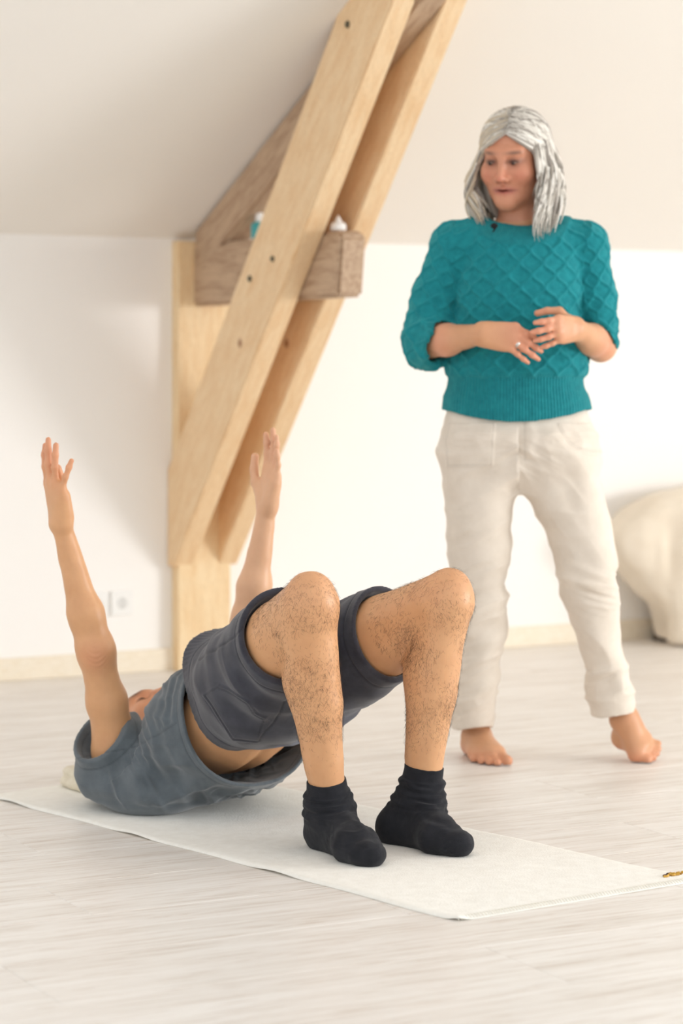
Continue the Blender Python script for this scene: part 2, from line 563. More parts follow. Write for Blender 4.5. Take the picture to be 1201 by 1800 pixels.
# ---- smooth value noise
_rng = np.random.default_rng(7)
_H = _rng.random(4096).astype(np.float32)
def vnoise(p):
    i = np.floor(p).astype(np.int64); f = p - i; f = f * f * (3 - 2 * f)
    out = 0
    for a in (0, 1):
        for b in (0, 1):
            for c in (0, 1):
                h = _H[((i[:, 0] + a) * 73856093 ^ (i[:, 1] + b) * 19349663 ^ (i[:, 2] + c) * 83492791) & 4095]
                out = out + h * np.where(a, f[:, 0], 1 - f[:, 0]) * np.where(b, f[:, 1], 1 - f[:, 1]) * np.where(c, f[:, 2], 1 - f[:, 2])
    return out * 2 - 1
def fbm(p, o=3):
    r = 0; a = 1
    for _ in range(o):
        r = r + a * vnoise(p); p = p * 2.03 + 11.7; a *= .5
    return r
def ridge(p, o=2):
    r = 0; a = 1
    for _ in range(o):
        r = r + a * (1 - 2 * np.abs(vnoise(p))); p = p * 2.1 + 5.3; a *= .5
    return r
def local(v, org, R):
    return (v - np.asarray(org)) @ np.asarray(R).T
def sstep(x, a, b):
    t = np.clip((x - a) / (b - a), 0, 1); return t * t * (3 - 2 * t)
def mixc(c, col_, w):
    return c * (1 - w[:, None]) + np.asarray(col_[:3])[None] * w[:, None]
def capdist(v, a, b):
    a = np.asarray(a); b = np.asarray(b); ba = b - a
    t = np.clip(((v - a) @ ba) / (ba @ ba), 0, 1)
    return np.linalg.norm(v - a - t[:, None] * ba, axis=1)

# ---- a hand: f finger direction, s towards the thumb, n palm normal
def hand(F, W, f, s, n, size=1.0, curl=((.1, .15, .1),) * 4, spread=(.08, .02, -.04, -.12), thumb=None, wrist_r=.021, fl=1.0):
    W = np.asarray(W, float); f = nrm(f); s = nrm(np.asarray(s) - (np.asarray(s) @ f) * f); n = nrm(n - (n @ f) * f - (n @ s) * s)
    z = size
    kn = [W + f * a * z + s * b * z - n * c * z for a, b, c in ((.088, .029, .0), (.092, .010, .002), (.087, -.010, .001), (.077, -.028, -.002))]
    wr = [W + s * b * z for b in (.014, .005, -.005, -.014)]
    for a, b in zip(wr, kn):
        F.put(cone(a, b, wrist_r * .82 * z, .0118 * z, (n, .85)), .016 * z)
    F.put(ell(W + f * .05 * z + n * .004 * z, (.032 * z, .045 * z, .014 * z), np.array([s, f, n])), .014 * z)
    F.put(cone(W + f * .012 * z - s * .02 * z + n * .008 * z, W + f * .06 * z - s * .028 * z + n * .006 * z, .012 * z, .011 * z), .014 * z)
    lens = (.076, .084, .078, .061); rad = (.0092, .0094, .0088, .0078)
    tips = []; joints = []
    for i in range(4):
        p = kn[i] - f * .004 * z; ang = 0
        base = nrm(f * math.cos(spread[i]) + s * math.sin(spread[i]))
        r = rad[i] * z
        for j, fr in enumerate((.46, .30, .24)):
            ang += curl[i][j]
            d = base * math.cos(ang) + n * math.sin(ang)
            q = p + d * lens[i] * z * fr * fl
            F.put(cone(p, q, r, r * (.95 if j < 2 else .82)), .004 if j else .007)
            F.put(ball(p - n * .001 * z, r * 1.04), .003)
            if j == 0: joints.append((p, q, r))
            p = q; r *= .95
        tips.append(p)
    if thumb is None: thumb = ((.55, .75, .15), (.8, .55, .1), (.95, .3, .05))
    p = W + f * .018 * z + s * .016 * z + n * .008 * z; r = .0155 * z
    for j, (d, L) in enumerate(zip(thumb, (.045, .034, .029))):
        q = p + nrm(f * d[0] + s * d[1] + n * d[2]) * L * z
        F.put(cone(p, q, r, r * (.75 if j == 0 else .9)), .014 * z if j == 0 else .005)
        p = q; r *= .75 if j == 0 else .9
    return joints, tips

def head(F, C, R, z=1.0):
    """R rows: x lateral, y forward, z up"""
    L = lambda x, y, q: np.asarray(C) + (R[0] * x + R[1] * y + R[2] * q) * z
    E = lambda c, r, k=.02, m='add': F.put(ell(L(*c), np.array(r) * z, R), k * z, m)
    E((0, -.018, .026), (.075, .097, .084))
    E((0, .032, -.035), (.062, .062, .080), .03)
    F.put(cone(L(-.050, .016, -.070), L(-.012, .072, -.104), .021 * z, .019 * z), .03 * z)
    F.put(cone(L(.050, .016, -.070), L(.012, .072, -.104), .021 * z, .019 * z), .03 * z)
    F.put(ball(L(0, .078, -.106), .017 * z), .02 * z)
    for sx in (-1, 1):
        F.put(ball(L(sx * .042, .058, -.036), .027 * z), .025 * z)
        F.put(cone(L(sx * .042, .070, .022), L(sx * .012, .084, .020), .009 * z, .010 * z), .02 * z)
        F.put(ell(L(sx * .031, .098, -.002), np.array((.019, .014, .012)) * z, R), .014 * z, 'sub')
        F.put(ell(L(sx * .031, .076, -.003), np.array((.015, .013, .012)) * z, R), .004 * z)
        F.put(ell(L(sx * .076, -.012, -.012), np.array((.010, .022, .032)) * z, R), .008 * z)
        F.put(ball(L(sx * .013, .098, -.046), .0085 * z), .008 * z)
    F.put(cone(L(0, .086, .012), L(0, .112, -.040), .0070 * z, .0100 * z), .012 * z)
    for sx in (-1, 1):
        F.put(cone(L(sx * .029, .076, -.0745), L(0, .0935, -.069), .0042 * z, .0056 * z), .006 * z)
        F.put(cone(L(sx * .028, .076, -.078), L(0, .0925, -.082), .0042 * z, .0064 * z), .006 * z)
    F.put(ell(L(0, .100, -.0752), np.array((.029, .016, .0026)) * z, R), .003 * z, 'sub')
    return L

def skin_mat(name):
    m = mat(name, lin(214, 160, 118), .43)
    nt, N, Lk, b = nodes(m)
    a = N.new('ShaderNodeAttribute'); a.attribute_name = 'Col'
    v = coords(N, Lk, (1, 1, 1))
    n1 = noise(N, Lk, v, 22, 4, .6)
    r = ramp(N, [(.3, (.90, .86, .84, 1)), (.7, (1.0, 1.0, 1.0, 1))]); Lk.new(n1, r.inputs[0])
    mx = N.new('ShaderNodeMix'); mx.data_type = 'RGBA'; mx.blend_type = 'MULTIPLY'; mx.inputs['Factor'].default_value = .8
    Lk.new(a.outputs['Color'], mx.inputs['A']); Lk.new(r.outputs[0], mx.inputs['B'])
    Lk.new(mx.outputs['Result'], b.inputs['Base Color'])
    b.inputs['Subsurface Weight'].default_value = .12
    b.inputs['Subsurface Radius'].default_value = (.012, .005, .003)
    b.inputs['Subsurface Scale'].default_value = .6
    b.inputs['Specular IOR Level'].default_value = .45
    bump(N, Lk, noise(N, Lk, v, 420, 3, .6), b, .12, .0015)
    return m
M_SKIN = skin_mat('skin')

def cloth_mat(name, c1, c2, rough=.9, weave=900, bstr=.25, sheen=.2, var=14, attr=False):
    m = mat(name, c1, rough)
    nt, N, Lk, b = nodes(m)
    v = coords(N, Lk, (1, 1, 1))
    n1 = noise(N, Lk, v, var, 5, .65)
    r = ramp(N, [(.32, c2), (.68, c1)]); Lk.new(n1, r.inputs[0])
    out = r.outputs[0]
    if attr:
        a = N.new('ShaderNodeAttribute'); a.attribute_name = 'Col'
        mx = N.new('ShaderNodeMix'); mx.data_type = 'RGBA'; mx.blend_type = 'MULTIPLY'; mx.inputs['Factor'].default_value = 1
        Lk.new(out, mx.inputs['A']); Lk.new(a.outputs['Color'], mx.inputs['B']); out = mx.outputs['Result']
    Lk.new(out, b.inputs['Base Color'])
    b.inputs['Sheen Weight'].default_value = sheen
    b.inputs['Sheen Roughness'].default_value = .5
    b.inputs['Specular IOR Level'].default_value = .2
    bump(N, Lk, noise(N, Lk, v, weave, 2, .6), b, bstr, .002)
    return m

def tubes(paths, radii, sides=5):
    """list of (n,3) paths + (n,) radii -> one vertex / quad soup"""
    V, Fq, off = [], [], 0
    ang = np.arange(sides) * 2 * np.pi / sides
    for p, r in zip(paths, radii):
        p = np.asarray(p, float); n = len(p)
        t = np.gradient(p, axis=0); t /= np.maximum(np.linalg.norm(t, axis=1, keepdims=True), 1e-9)
        ref = np.array([0, 0, 1.0]) if abs(t[0, 2]) < .9 else np.array([1.0, 0, 0])
        a = np.cross(t, ref); a /= np.maximum(np.linalg.norm(a, axis=1, keepdims=True), 1e-9)
        b = np.cross(t, a)
        ring = p[:, None] + (a[:, None] * np.cos(ang)[None, :, None] + b[:, None] * np.sin(ang)[None, :, None]) * np.asarray(r)[:, None, None]
        V.append(ring.reshape(-1, 3))
        i = np.arange(n - 1)[:, None] * sides; j = np.arange(sides)[None]; j2 = (j + 1) % sides
        q = np.stack([i + j, i + j2, i + sides + j2, i + sides + j], -1).reshape(-1, 4) + off
        Fq.append(q); off += n * sides
    return np.concatenate(V), np.concatenate(Fq)

# ================================================================ mat and small things
def mat_cloth(name, c1, c2):
    m = cloth_mat(name, c1, c2, .95, 260, .5, .1, 40)
    return m
M_MAT = mat_cloth('cream_wool', lin(246, 245, 239), lin(238, 236, 229))
NL, NR, FL, FR = [np.array(p) for p in ((.213, 4.422), (.712, 4.772), (-.838, 5.69), (-.372, 6.073))]
def mat_point(a, b):
    return (NL * (1 - a) + NR * a) * (1 - b) + (FL * (1 - a) + FR * a) * b
def build_mat():
    na, nb, T = 60, 150, .006
    A, B = np.meshgrid(np.linspace(0, 1, na), np.linspace(0, 1, nb), indexing='ij')
    xy = ((NL * 1)[None, None] * ((1 - A) * (1 - B))[..., None] + NR * (A * (1 - B))[..., None] + FL * ((1 - A) * B)[..., None] + FR * (A * B)[..., None])
    # the long edges waver a little
    xy[..., 0] += .004 * np.sin(B * 23 + A * 2) * (np.abs(A - .5) * 2) ** 4 * np.sign(A - .5)
    flat = np.stack([A.ravel() * 3, B.ravel() * 8, np.zeros(A.size)], 1)
    z = .0012 * fbm(flat * 2.2, 2).reshape(A.shape)
    edge = np.minimum(np.minimum(A, 1 - A) * .6, np.minimum(B, 1 - B) * 1.65)
    rnd = np.sqrt(np.clip(1 - (1 - np.clip(edge / .010, 0, 1)) ** 2, 0, 1))
    curl = .006 * np.exp(-(((A) * .6) ** 2 + ((B) * 1.65) ** 2) / .02 ** 2)     # near corner rolls up a little
    lift = .005 * np.clip(np.sin(B * 21 + 1.0), 0, 1) ** 3 * np.exp(-A * .6 / .03)
    top = T * (.35 + .65 * rnd) + z * rnd + curl + lift * (B > .25)
    bot = np.maximum(.0004, .0004 + curl + lift * (B > .25) )
    v1 = np.dstack([xy, top]).reshape(-1, 3); v0 = np.dstack([xy, bot]).reshape(-1, 3)
    n = na * nb
    i, j = np.meshgrid(np.arange(na - 1), np.arange(nb - 1), indexing='ij')
    c = (i * nb + j).ravel()
    f1 = np.stack([c, c + nb, c + nb + 1, c + 1], 1); f0 = f1[:, ::-1] + n
    ring = list(range(0, nb)) + [k * nb + nb - 1 for k in range(1, na)] + [(na - 1) * nb + k for k in range(nb - 2, -1, -1)] + [k * nb for k in range(na - 2, 0, -1)]
    ring = np.array(ring); r2 = np.roll(ring, -1)
    fs = np.stack([ring, r2, r2 + n, ring + n], 1)
    o = mesh_np('yoga_rug', np.vstack([v1, v0]), np.vstack([f1, f0, fs]), M_MAT)
    return o
rug_root = empty('exercise_mat', Vector((.1, 5.2, 0)))
tag(rug_root, 'long cream wool exercise mat lying on the pale floor under the man', 'mat')
o = build_mat(); o.name = 'mat_body'; reparent(o, rug_root)
# whipped stitches along the near short edge and a small gold embroidered word near the corner
M_STITCH = mat('cream_thread', lin(244, 240, 230), .9)
M_GOLD = mat('gold_thread', lin(206, 160, 62), .6)
M_DARKT = mat('brown_thread', lin(84, 62, 66), .7)
paths, rads = [], []
for k in range(84):
    a = (k + .5) / 84
    p0, p1 = mat_point(a, .0005), mat_point(a + .004, .010)
    paths.append(np.array([[p0[0], p0[1], .0028], [p0[0] * .5 + p1[0] * .5, p0[1] * .5 + p1[1] * .5, .0074], [p1[0], p1[1], .0066]]))
    rads.append(np.full(3, .0011))
v, f = tubes(paths, rads, 4)
o = mesh_np('edge_stitching', v, f, M_STITCH); reparent(o, rug_root); o['kind'] = 'stuff'
def glyph(pts, r=.0016):
    P = np.array([np.append(mat_point(*p), .0085) for p in pts])
    return P, np.full(len(P), r)
g = []; gd = []
ea, eb = .905, .031
def G(x, y): return (ea + x * .017, eb - .006 + y * .0085)
word = [[(0, .2), (.5, 0), (1.1, .1), (1.7, .5)],
        [(2.0, .1), (2.4, .9), (2.9, .9), (2.9, .1), (2.3, .0), (2.1, .5)],
        [(3.3, 1.3), (3.3, .1), (3.8, 0)], [(3.0, .9), (3.9, .95)],
        [(4.3, .0), (4.3, .9)], [(4.3, .6), (4.8, .95), (5.1, .8)],
        [(5.5, .8), (5.4, .1), (6.0, .0), (6.1, .8), (5.5, .8)],
        [(6.5, .0), (6.5, .9), (7.0, .9), (7.1, .0)]]
for w_ in word: g.append(glyph([G(*q) for q in w_], .0022))
for w_ in ([(.4, .5), (1.0, .75), (1.6, .7)], [(2.0, 1.0), (2.5, 1.25), (3.0, 1.2)]): gd.append(glyph([G(*q) for q in w_], .0018))
for nm, gg, mm in (('gold_lettering', g, M_GOLD), ('dark_lettering', gd, M_DARKT)):
    v, f = tubes([q[0] for q in gg], [q[1] for q in gg], 5)
    o = mesh_np(nm, v, f, mm); reparent(o, rug_root)

# folded blanket under the man's head
M_BLANK = cloth_mat('cream_blanket', lin(232, 224, 205), lin(218, 208, 186), .95, 300, .5, .2, 30)
def build_blanket():
    F = Field((-.80, 5.50, .004), (-.22, 6.12, .10), .004)
    u = nrm((-.635, .773, 0)); v = np.array([u[1], -u[0], 0]); R = np.array([v, u, [0, 0, 1]])
    c = np.array([-.500, 5.825, .008])
    for i, (h, gx, gy) in enumerate(((.012, .17, .105), (.034, .163, .10))):
        F.put(loft(c, R, [(h - .013, 0, 0, gx - .008, gy - .008), (h - .004, 0, 0, gx, gy), (h + .004, 0, 0, gx, gy), (h + .012, 0, 0, gx - .008, gy - .008)], 5.0), .004)
    v_, f_ = F.mesh(3)
    n = vnormals(v_, f_)
    v_ = v_ + n * (.003 * fbm(v_ * 16, 3))[:, None]
    v_[:, 2] = np.maximum(v_[:, 2], .0075)
    o = mesh_np('folded_blanket', v_, f_, M_BLANK)
    tag(o, 'folded cream blanket on the mat under the lying man\'s head', 'blanket')
build_blanket()

# small things standing on the old tie beam
def lathe(name, prof, mat_, loc, parent=None, seg=24):
    a = np.arange(seg) * 2 * np.pi / seg
    V = np.array([[r * math.cos(t), r * math.sin(t), z] for r, z in prof for t in a])
    n = len(prof); i = np.arange(n - 1)[:, None] * seg; j = np.arange(seg)[None]; j2 = (j + 1) % seg
    f = np.stack([i + j, i + j2, i + seg + j2, i + seg + j], -1).reshape(-1, 4)
    o = mesh_np(name, V + np.array(loc), f, mat_)
    if parent is not None: reparent(o, parent)
    return o
ztop = zt + .2065
M_TEAL = mat('teal_plastic', lin(70, 170, 175), .3)
M_WHITEP = mat('white_gloss', lin(246, 246, 244), .3)
p = wf(.700, .985, ztop)
b1 = empty('white_bottle', p); tag(b1, 'small squat white bottle with a pointed cap on the beam end', 'bottle')
lathe('body', [(.0005, 0), (.022, .0), (.024, .004), (.024, .017), (.019, .024), (.010, .027)], M_WHITEP, p, b1)
lathe('cap', [(.0105, .026), (.0105, .032), (.006, .038), (.002, .046), (.0003, .047)], M_WHITEP, p, b1)
p = wf(.700, .455, ztop)
b2 = empty('teal_bottle', p); tag(b2, 'teal bottle with a white cap half hidden behind the sloping strut', 'bottle')
lathe('body', [(.0005, 0), (.026, .0), (.027, .004), (.027, .042), (.022, .050), (.012, .054)], M_TEAL, p, b2)
lathe('cap', [(.0125, .053), (.0125, .078), (.011, .083), (.0005, .084)], M_WHITEP, p, b2)

# draped seat by the back wall
M_DRAPE = cloth_mat('cream_throw', lin(232, 222, 206), lin(222, 210, 192), .95, 200, .3, .2, 6)
def build_drape():
    F = Field((.6, 7.9, -.0), (2.2, 9.6, .72), .01)
    R = np.array([WDIR, NDIR, [0, 0, 1]])
    c = wf(2.76, .175, 0)
    # the throw bulges over the left end and is gathered in below it
    prof = ((.012, 2.47), (.08, 2.46), (.14, 2.42), (.21, 2.35), (.30, 2.27), (.38, 2.235), (.45, 2.27), (.51, 2.36), (.555, 2.50), (.58, 2.72))
    F.put(loft(c, R, [(z, (l_ + 3.3) / 2 - 2.76, 0, (3.3 - l_) / 2, .13 if z < .5 else .13 - (z - .5) * .7) for z, l_ in prof], 3.2), .01)
    F.put(loft(wf(2.88, .27, 0), R, [(.010, 0, .0, .43, .035), (.2, 0, 0, .43, .035), (.45, .02, -.02, .40, .035), (.52, .03, -.05, .37, .03)], 4.0), .03)
    v_, f_ = F.mesh(3)
    n = vnormals(v_, f_)
    l = local(v_, c, R)
    ang = (l[:, 0] - l[:, 1]) * 30
    side = 1 - np.abs(n[:, 2])
    fold = np.sin(ang + 1.5 * fbm(v_ * 3, 2)) * .016 + .012 * fbm(np.stack([l[:, 0] * 14, l[:, 1] * 14, l[:, 2] * 2], 1), 2)
    v_ = v_ + n * (fold * side * sstep(.62 - v_[:, 2], 0, .25) + .004 * fbm(v_ * 9, 2))[:, None]
    v_[:, 2] = np.maximum(v_[:, 2], .012 + .006 * np.sin(ang * .7))
    L = (v_ - np.array(WORG)) @ np.array(NDIR)
    v_ += np.outer(np.maximum(0, .02 - L), np.array(NDIR))
    o = mesh_np('cover_cloth', v_, f_, M_DRAPE)
    root = empty('draped_bench', wf(2.76, .175, 0))
    tag(root, 'low bench hidden under a cream throw beside the back wall', 'bench')
    reparent(o, root)
    ft = mat('dark_foot', lin(70, 60, 52), .6)
    for s_, l_ in ((2.50, .06), (2.50, .22), (3.10, .06), (3.10, .22)):
        wbox('leg', s_, s_ + .05, l_, l_ + .05, 0, .05, ft, root)
build_drape()

# ================================================================ the man on the mat
U = nrm((-.635, .773, 0)); V = nrm((.773, .635, 0)); UP = np.array([0, 0, 1.0])
ZM = .007                                            # top of the mat
SH = np.array([-.385, 5.63, .14])
TA = nrm((.57, -.71, .415))                          # shoulders -> pelvis
BN = nrm(np.cross(V, TA)); BN = BN if BN[2] > 0 else -BN     # belly side
WA = np.array([-.200, 5.400, .275]); HIPC = np.array([-.12, 5.31, .335])
HA, HB = HIPC - V * .088, HIPC + V * .088
KA, KB = at(545, 1064, 4.95), at(783, 1057, 5.08)
AA, AB = at(580, 1440, 5.05), at(736, 1425, 5.12)
SHA, SHB = np.array([-.512, 5.52, .135]), np.array([-.246, 5.744, .14])
ELA, WRA = at(168, 1142, 5.44), at(107, 919, 5.42)
ELB, WRB = at(438, 1090, 5.73), at(470, 890, 5.72)
HC = np.array([-.462, 5.768, .142])

man = empty('person', Vector((-.1, 5.3, 0)))
tag(man, 'person in grey t-shirt, dark shorts and black socks lifting the hips on a mat', 'person')

def man_body():
    F = Field((-.74, 4.83, .004), (.36, 6.02, .90), .003)
    # torso
    T = np.array([V, BN, TA])
    F.put(loft(SH, T, [(-.05, 0, -.02, .10, .05), (.0, 0, -.03, .165, .060), (.07, 0, -.042, .165, .070), (.17, 0, -.034, .152, .092),
                       (.27, 0, -.020, .145, .112), (.34, 0, -.010, .142, .103), (.42, 0, -.01, .150, .10), (.50, 0, -.02, .15, .10), (.56, 0, -.02, .13, .07)]), .02)
    # legs
    for (H, K, A, s) in ((HA, KA, AA, -1), (HB, KB, AB, 1)):
        th = nrm(K - H)
        back = nrm(np.cross(np.cross(K - A, th), K - A)); back = -back if back @ th > 0 else back   # towards the calf side
        F.put(cone(H, H * .45 + K * .55, .090, .074), .03)
        F.put(cone(H * .45 + K * .55, K - th * .03, .074, .055), .03)
        F.put(cone(H * .5 + K * .5 - UP * .028, K - th * .05 - UP * .02, .060, .036), .03)
        F.put(cone(H * .45 + K * .55 + UP * .008, K + UP * .010, .070, .048), .03)
        F.put(ball(K, .053), .02)
        F.put(ell(K + nrm(K - A) * .030 + th * .014, (.034, .034, .030)), .03)               # patella
        F.put(ball(K + th * .022 - nrm(K - A) * .012, .040), .03)
        sh = A - K
        F.put(cone(K + sh * .02, K + sh * .45, .052, .044), .02)
        F.put(cone(K + sh * .45, A, .044, .033), .02)
        F.put(cone(K + sh * .12 + back * .014 + V * s * .006, K + sh * .36 + back * .024 + V * s * .006, .043, .050), .03)
        F.put(cone(K + sh * .36 + back * .024 + V * s * .006, K + sh * .74 + back * .012, .049, .028), .03)
        F.put(cone(K + sh * .10 + th * .018, K + sh * .9 + th * .010, .022, .020), .02)       # shin bone
    # feet (inside the socks)
    for (A, hp, bp, tp) in FEET:
        F.put(cone(A, hp, .030, .028), .02); F.put(cone(A, bp, .028, .022), .02); F.put(cone(bp, tp, .024, .016), .02)
    # arms
    for (S, E, W, s) in ((SHA, ELA, WRA, -1), (SHB, ELB, WRB, 1)):
        F.put(ball(S, .056), .03)
        F.put(cone(S, S * .5 + E * .5, .050, .043), .03); F.put(cone(S * .5 + E * .5, E, .043, .036), .02)
        ax = nrm(W - E)
        F.put(cone(E, E + (W - E) * .28, .036, .0375), .04)
        F.put(cone(E + (W - E) * .28, W, .0375, .0225, (V, .92)), .03)
        F.put(ball(E - UP * .004 - U * .018, .022), .02)
    fA = nrm(np.array([-.030, -.02, .185])); fB = nrm(np.array([.03, -.01, .19]))
    pn = nrm(V * .95 - U * .1)
    hand(F, WRA, fA, U + V * .12, pn, 1.02, ((.04, .12, .08), (.05, .10, .06), (.10, .10, .05), (.34, .08, .02)), (.04, .0, -.05, -.30),
         thumb=((.65, .3, .45), (.95, .05, .1), (.98, 0, -.15)), wrist_r=.024, fl=1.16)
    # left hand: the palm turns towards the other arm and the camera
    pnB = nrm(-V + U * .12); sB = nrm(U + V * .12)
    hand(F, WRB, fB, sB, pnB, .98, ((.10, .12, .10), (.06, .10, .08), (.08, .10, .06), (.14, .12, .08)), (.02, .0, -.02, -.06),
         thumb=((.70, .70, .15), (.94, .34, .1), (.99, .08, .05)), wrist_r=.024, fl=1.16)
    # neck, head
    F.put(cone(SH + U * .04 + UP * .0, HC - U * .05 + UP * (-.02), .058, .055), .03)
    fw = nrm(UP * .97 - U * .18); R = frame(fw, U)
    head(F, HC, R, 1.0)
    v, f = F.mesh(2)
    n = vnormals(v, f)
    # creases over the elbow, soft muscle relief, tendons
    d = np.linalg.norm(v - (ELA + np.array([.002, -.035, -.012])), axis=1)
    q = v - ELA
    cr = np.sin((q[:, 2] - .9 * q[:, 0] ** 2 / .03 + q[:, 0] * .25) * 520) * np.exp(-(d / .024) ** 2) * .0011
    v = v + n * (cr + .0012 * fbm(v * 26, 2))[:, None]
    tl_ = local(v, SH, np.array([V, BN, TA]))
    bk = (tl_[:, 1] < -.03) * sstep(tl_[:, 2], .10, .18) * (1 - sstep(tl_[:, 2], .40, .46)) * (np.abs(tl_[:, 0]) < .14)
    v = v + n * (bk * (.005 * np.exp(-((np.abs(tl_[:, 0]) - .035) / .018) ** 2) - .006 * np.exp(-(tl_[:, 0] / .012) ** 2)))[:, None]
    base = np.tile(np.array(lin(219, 168, 124)[:3]), (len(v), 1))
    base = mixc(base, lin(216, 162, 116), np.clip(fbm(v * 12, 2) * .5 + .3, 0, 1) * .6)
    red = lin(216, 148, 112)
    for p, r, a in ((KA + UP * .03, .05, .45), (KB + UP * .03, .05, .4), (ELA - np.array([0, .03, .01]), .035, .7)):
        base = mixc(base, red, np.exp(-(np.linalg.norm(v - p, axis=1) / r) ** 2) * a)
    for tp in (WRA, WRB):
        w = sstep(v[:, 2], tp[2] + .02, tp[2] + .18) * (np.linalg.norm(v[:, :2] - tp[:2], axis=1) < .12)
        base = mixc(base, lin(222, 150, 120), w * .55)
    # pale left hand and forearm palm side
    w = (capdist(v, ELB, WRB + fB * .18) < .12).astype(float)
    base = mixc(base, lin(228, 184, 152), w * .6)
    l = local(v, HC, R)
    inh = (np.linalg.norm(l, axis=1) < .17) & (v[:, 1] > 5.66)
    hair = inh * sstep(-l[:, 1] + l[:, 2] * .9 - .01 * fbm(v * 60, 2), .02, .05)
    base = mixc(base, lin(120, 108, 98), hair * .85)
    base = mixc(base, lin(206, 128, 96), (inh * 1.0) * (1 - hair) * .5)
    brow = inh * np.exp(-(((np.abs(l[:, 0]) - .032) / .02) ** 2 + ((l[:, 2] - .022) / .006) ** 2)) * (l[:, 1] > .05)
    base = mixc(base, lin(92, 70, 58), brow * .9)
    lid = inh * np.exp(-(((np.abs(l[:, 0]) - .031) / .015) ** 2 + ((l[:, 2] + .008) / .0028) ** 2)) * (l[:, 1] > .05)
    base = mixc(base, lin(70, 45, 36), np.clip(lid * 1.2, 0, 1))
    nost = inh * np.exp(-(((np.abs(l[:, 0]) - .008) / .004) ** 2 + ((l[:, 2] + .052) / .004) ** 2 + ((l[:, 1] - .104) / .01) ** 2))
    base = mixc(base, lin(70, 30, 24), np.clip(nost * 1.5, 0, 1))
    o = mesh_np('body', v, f, M_SKIN)
    set_col(o, np.clip(base, 0, 1)); reparent(o, man)
    return v, f, n

# feet: ankle, heel, ball, toe
HEA, BAA, TOA = np.array([-.036, 5.068, .034]), np.array([.030, 4.935, .034]), np.array([.056, 4.887, .027])
HEB, BAB, TOB = np.array([.116, 5.125, .034]), np.array([.205, 5.025, .034]), np.array([.242, 4.990, .028])
FEET = ((AA, HEA, BAA, TOA), (AB, HEB, BAB, TOB))
mv, mf, mn = man_body()

# ---- socks
M_SOCK = cloth_mat('black_sock', lin(42, 43, 48), lin(30, 31, 36), .95, 700, .5, .08, 20)
M_GREENT = mat('green_stitch', lin(40, 150, 120), .8)
def sock(i, A, hp, bp, tp, K, top):
    lo = np.min([A, hp, bp, tp], 0) - .09; hi = np.max([A, hp, bp, tp], 0) + .09
    lo[2] = .001; hi[2] = .23
    F = Field(lo, hi, .002)
    ax = nrm(K - A); fd = nrm((tp - hp) * [1, 1, 0]); sd = np.array([fd[1], -fd[0], 0])
    F.put(cone(A + ax * .13, A + ax * .02, .0425, .041), .01)
    F.put(cone(A + ax * .03, hp + UP * .012, .041, .038), .03)
    F.put(ell(hp + fd * .002 + UP * .002, (.036, .044, .038), np.array([sd, fd, UP])), .02)
    F.put(cone(A + fd * .012, bp + UP * .004, .040, .034), .03)
    F.put(cone(bp - sd * .018, tp - sd * .014 - fd * .006, .034, .025, (UP, .9)), .02)
    F.put(cone(bp + sd * .018, tp + sd * .018 - fd * .012, .034, .024, (UP, .9)), .02)
    F.put(cone(hp, bp, .036, .034), .02)
    F.put(ball(tp + fd * .004, .0255), .015)
    F.put(cone(A + ax * .09, A + ax * .24, .036, .037), .004, 'sub')
    F.clip(top, ax)
    F.clip((0, 0, ZM - .001), (0, 0, -1))
    v, f = F.mesh(2)
    n = vnormals(v, f)
    l = local(v, A, np.array([sd, fd, ax]))
    t = l[:, 2]; tt = (top - A) @ ax
    leg = sstep(t, -.02, .03)
    w = np.sin(t * 330 + 2.5 * fbm(v * 22, 2) + l[:, 0] * 22) * .5 + ridge(np.stack([l[:, 0] * 12, l[:, 1] * 12, t * 85], 1) + i * 9, 2) * .6
    band = sstep(t, tt - .030, tt - .024)
    amp = .0042 * leg * (1 - band * .93)
    instep = np.exp(-((t - .0) / .03) ** 2) * (l[:, 1] > 0)
    w2 = ridge(np.stack([l[:, 0] * 9, l[:, 1] * 26, t * 34], 1) + 3, 2) * .0008 * instep
    v = v + n * (w * amp + w2 + .0006 * fbm(v * 60, 2) + leg * (1 - band) * .0025)[:, None]
    v[:, 2] = np.maximum(v[:, 2], ZM)
    o = mesh_np('sock', v, f, M_SOCK); reparent(o, man)
    # a thread mark at the arch
    n = vnormals(v, f)
    tx, ty = ((569, 1503), (739, 1484))[i]
    px = v[:, 0] * FPX / v[:, 1] + CX; py = HOR + (CAMZ - v[:, 2]) * FPX / v[:, 1]
    k = np.argmin((px - tx) ** 2 + (py - ty) ** 2 + (n[:, 1] > -.05) * 1e6)
    FF = Field(v[k] - .014, v[k] + .014, .001)
    FF.put(ell(v[k], (.0022, .0085, .0018), np.array([nrm(np.cross(fd, n[k])), nrm(fd - (fd @ n[k]) * n[k]), n[k]])), .0005)
    gv, gf = FF.mesh(1); g_ = mesh_np('green_mark', gv, gf, M_GREENT)
    g_.parent = o; g_.matrix_parent_inverse = o.matrix_parent_inverse
    return o
sock(0, AA, HEA, BAA, TOA, KA, AA + nrm(KA - AA) * .088)
sock(1, AB, HEB, BAB, TOB, KB, AB + nrm(KB - AB) * .098)

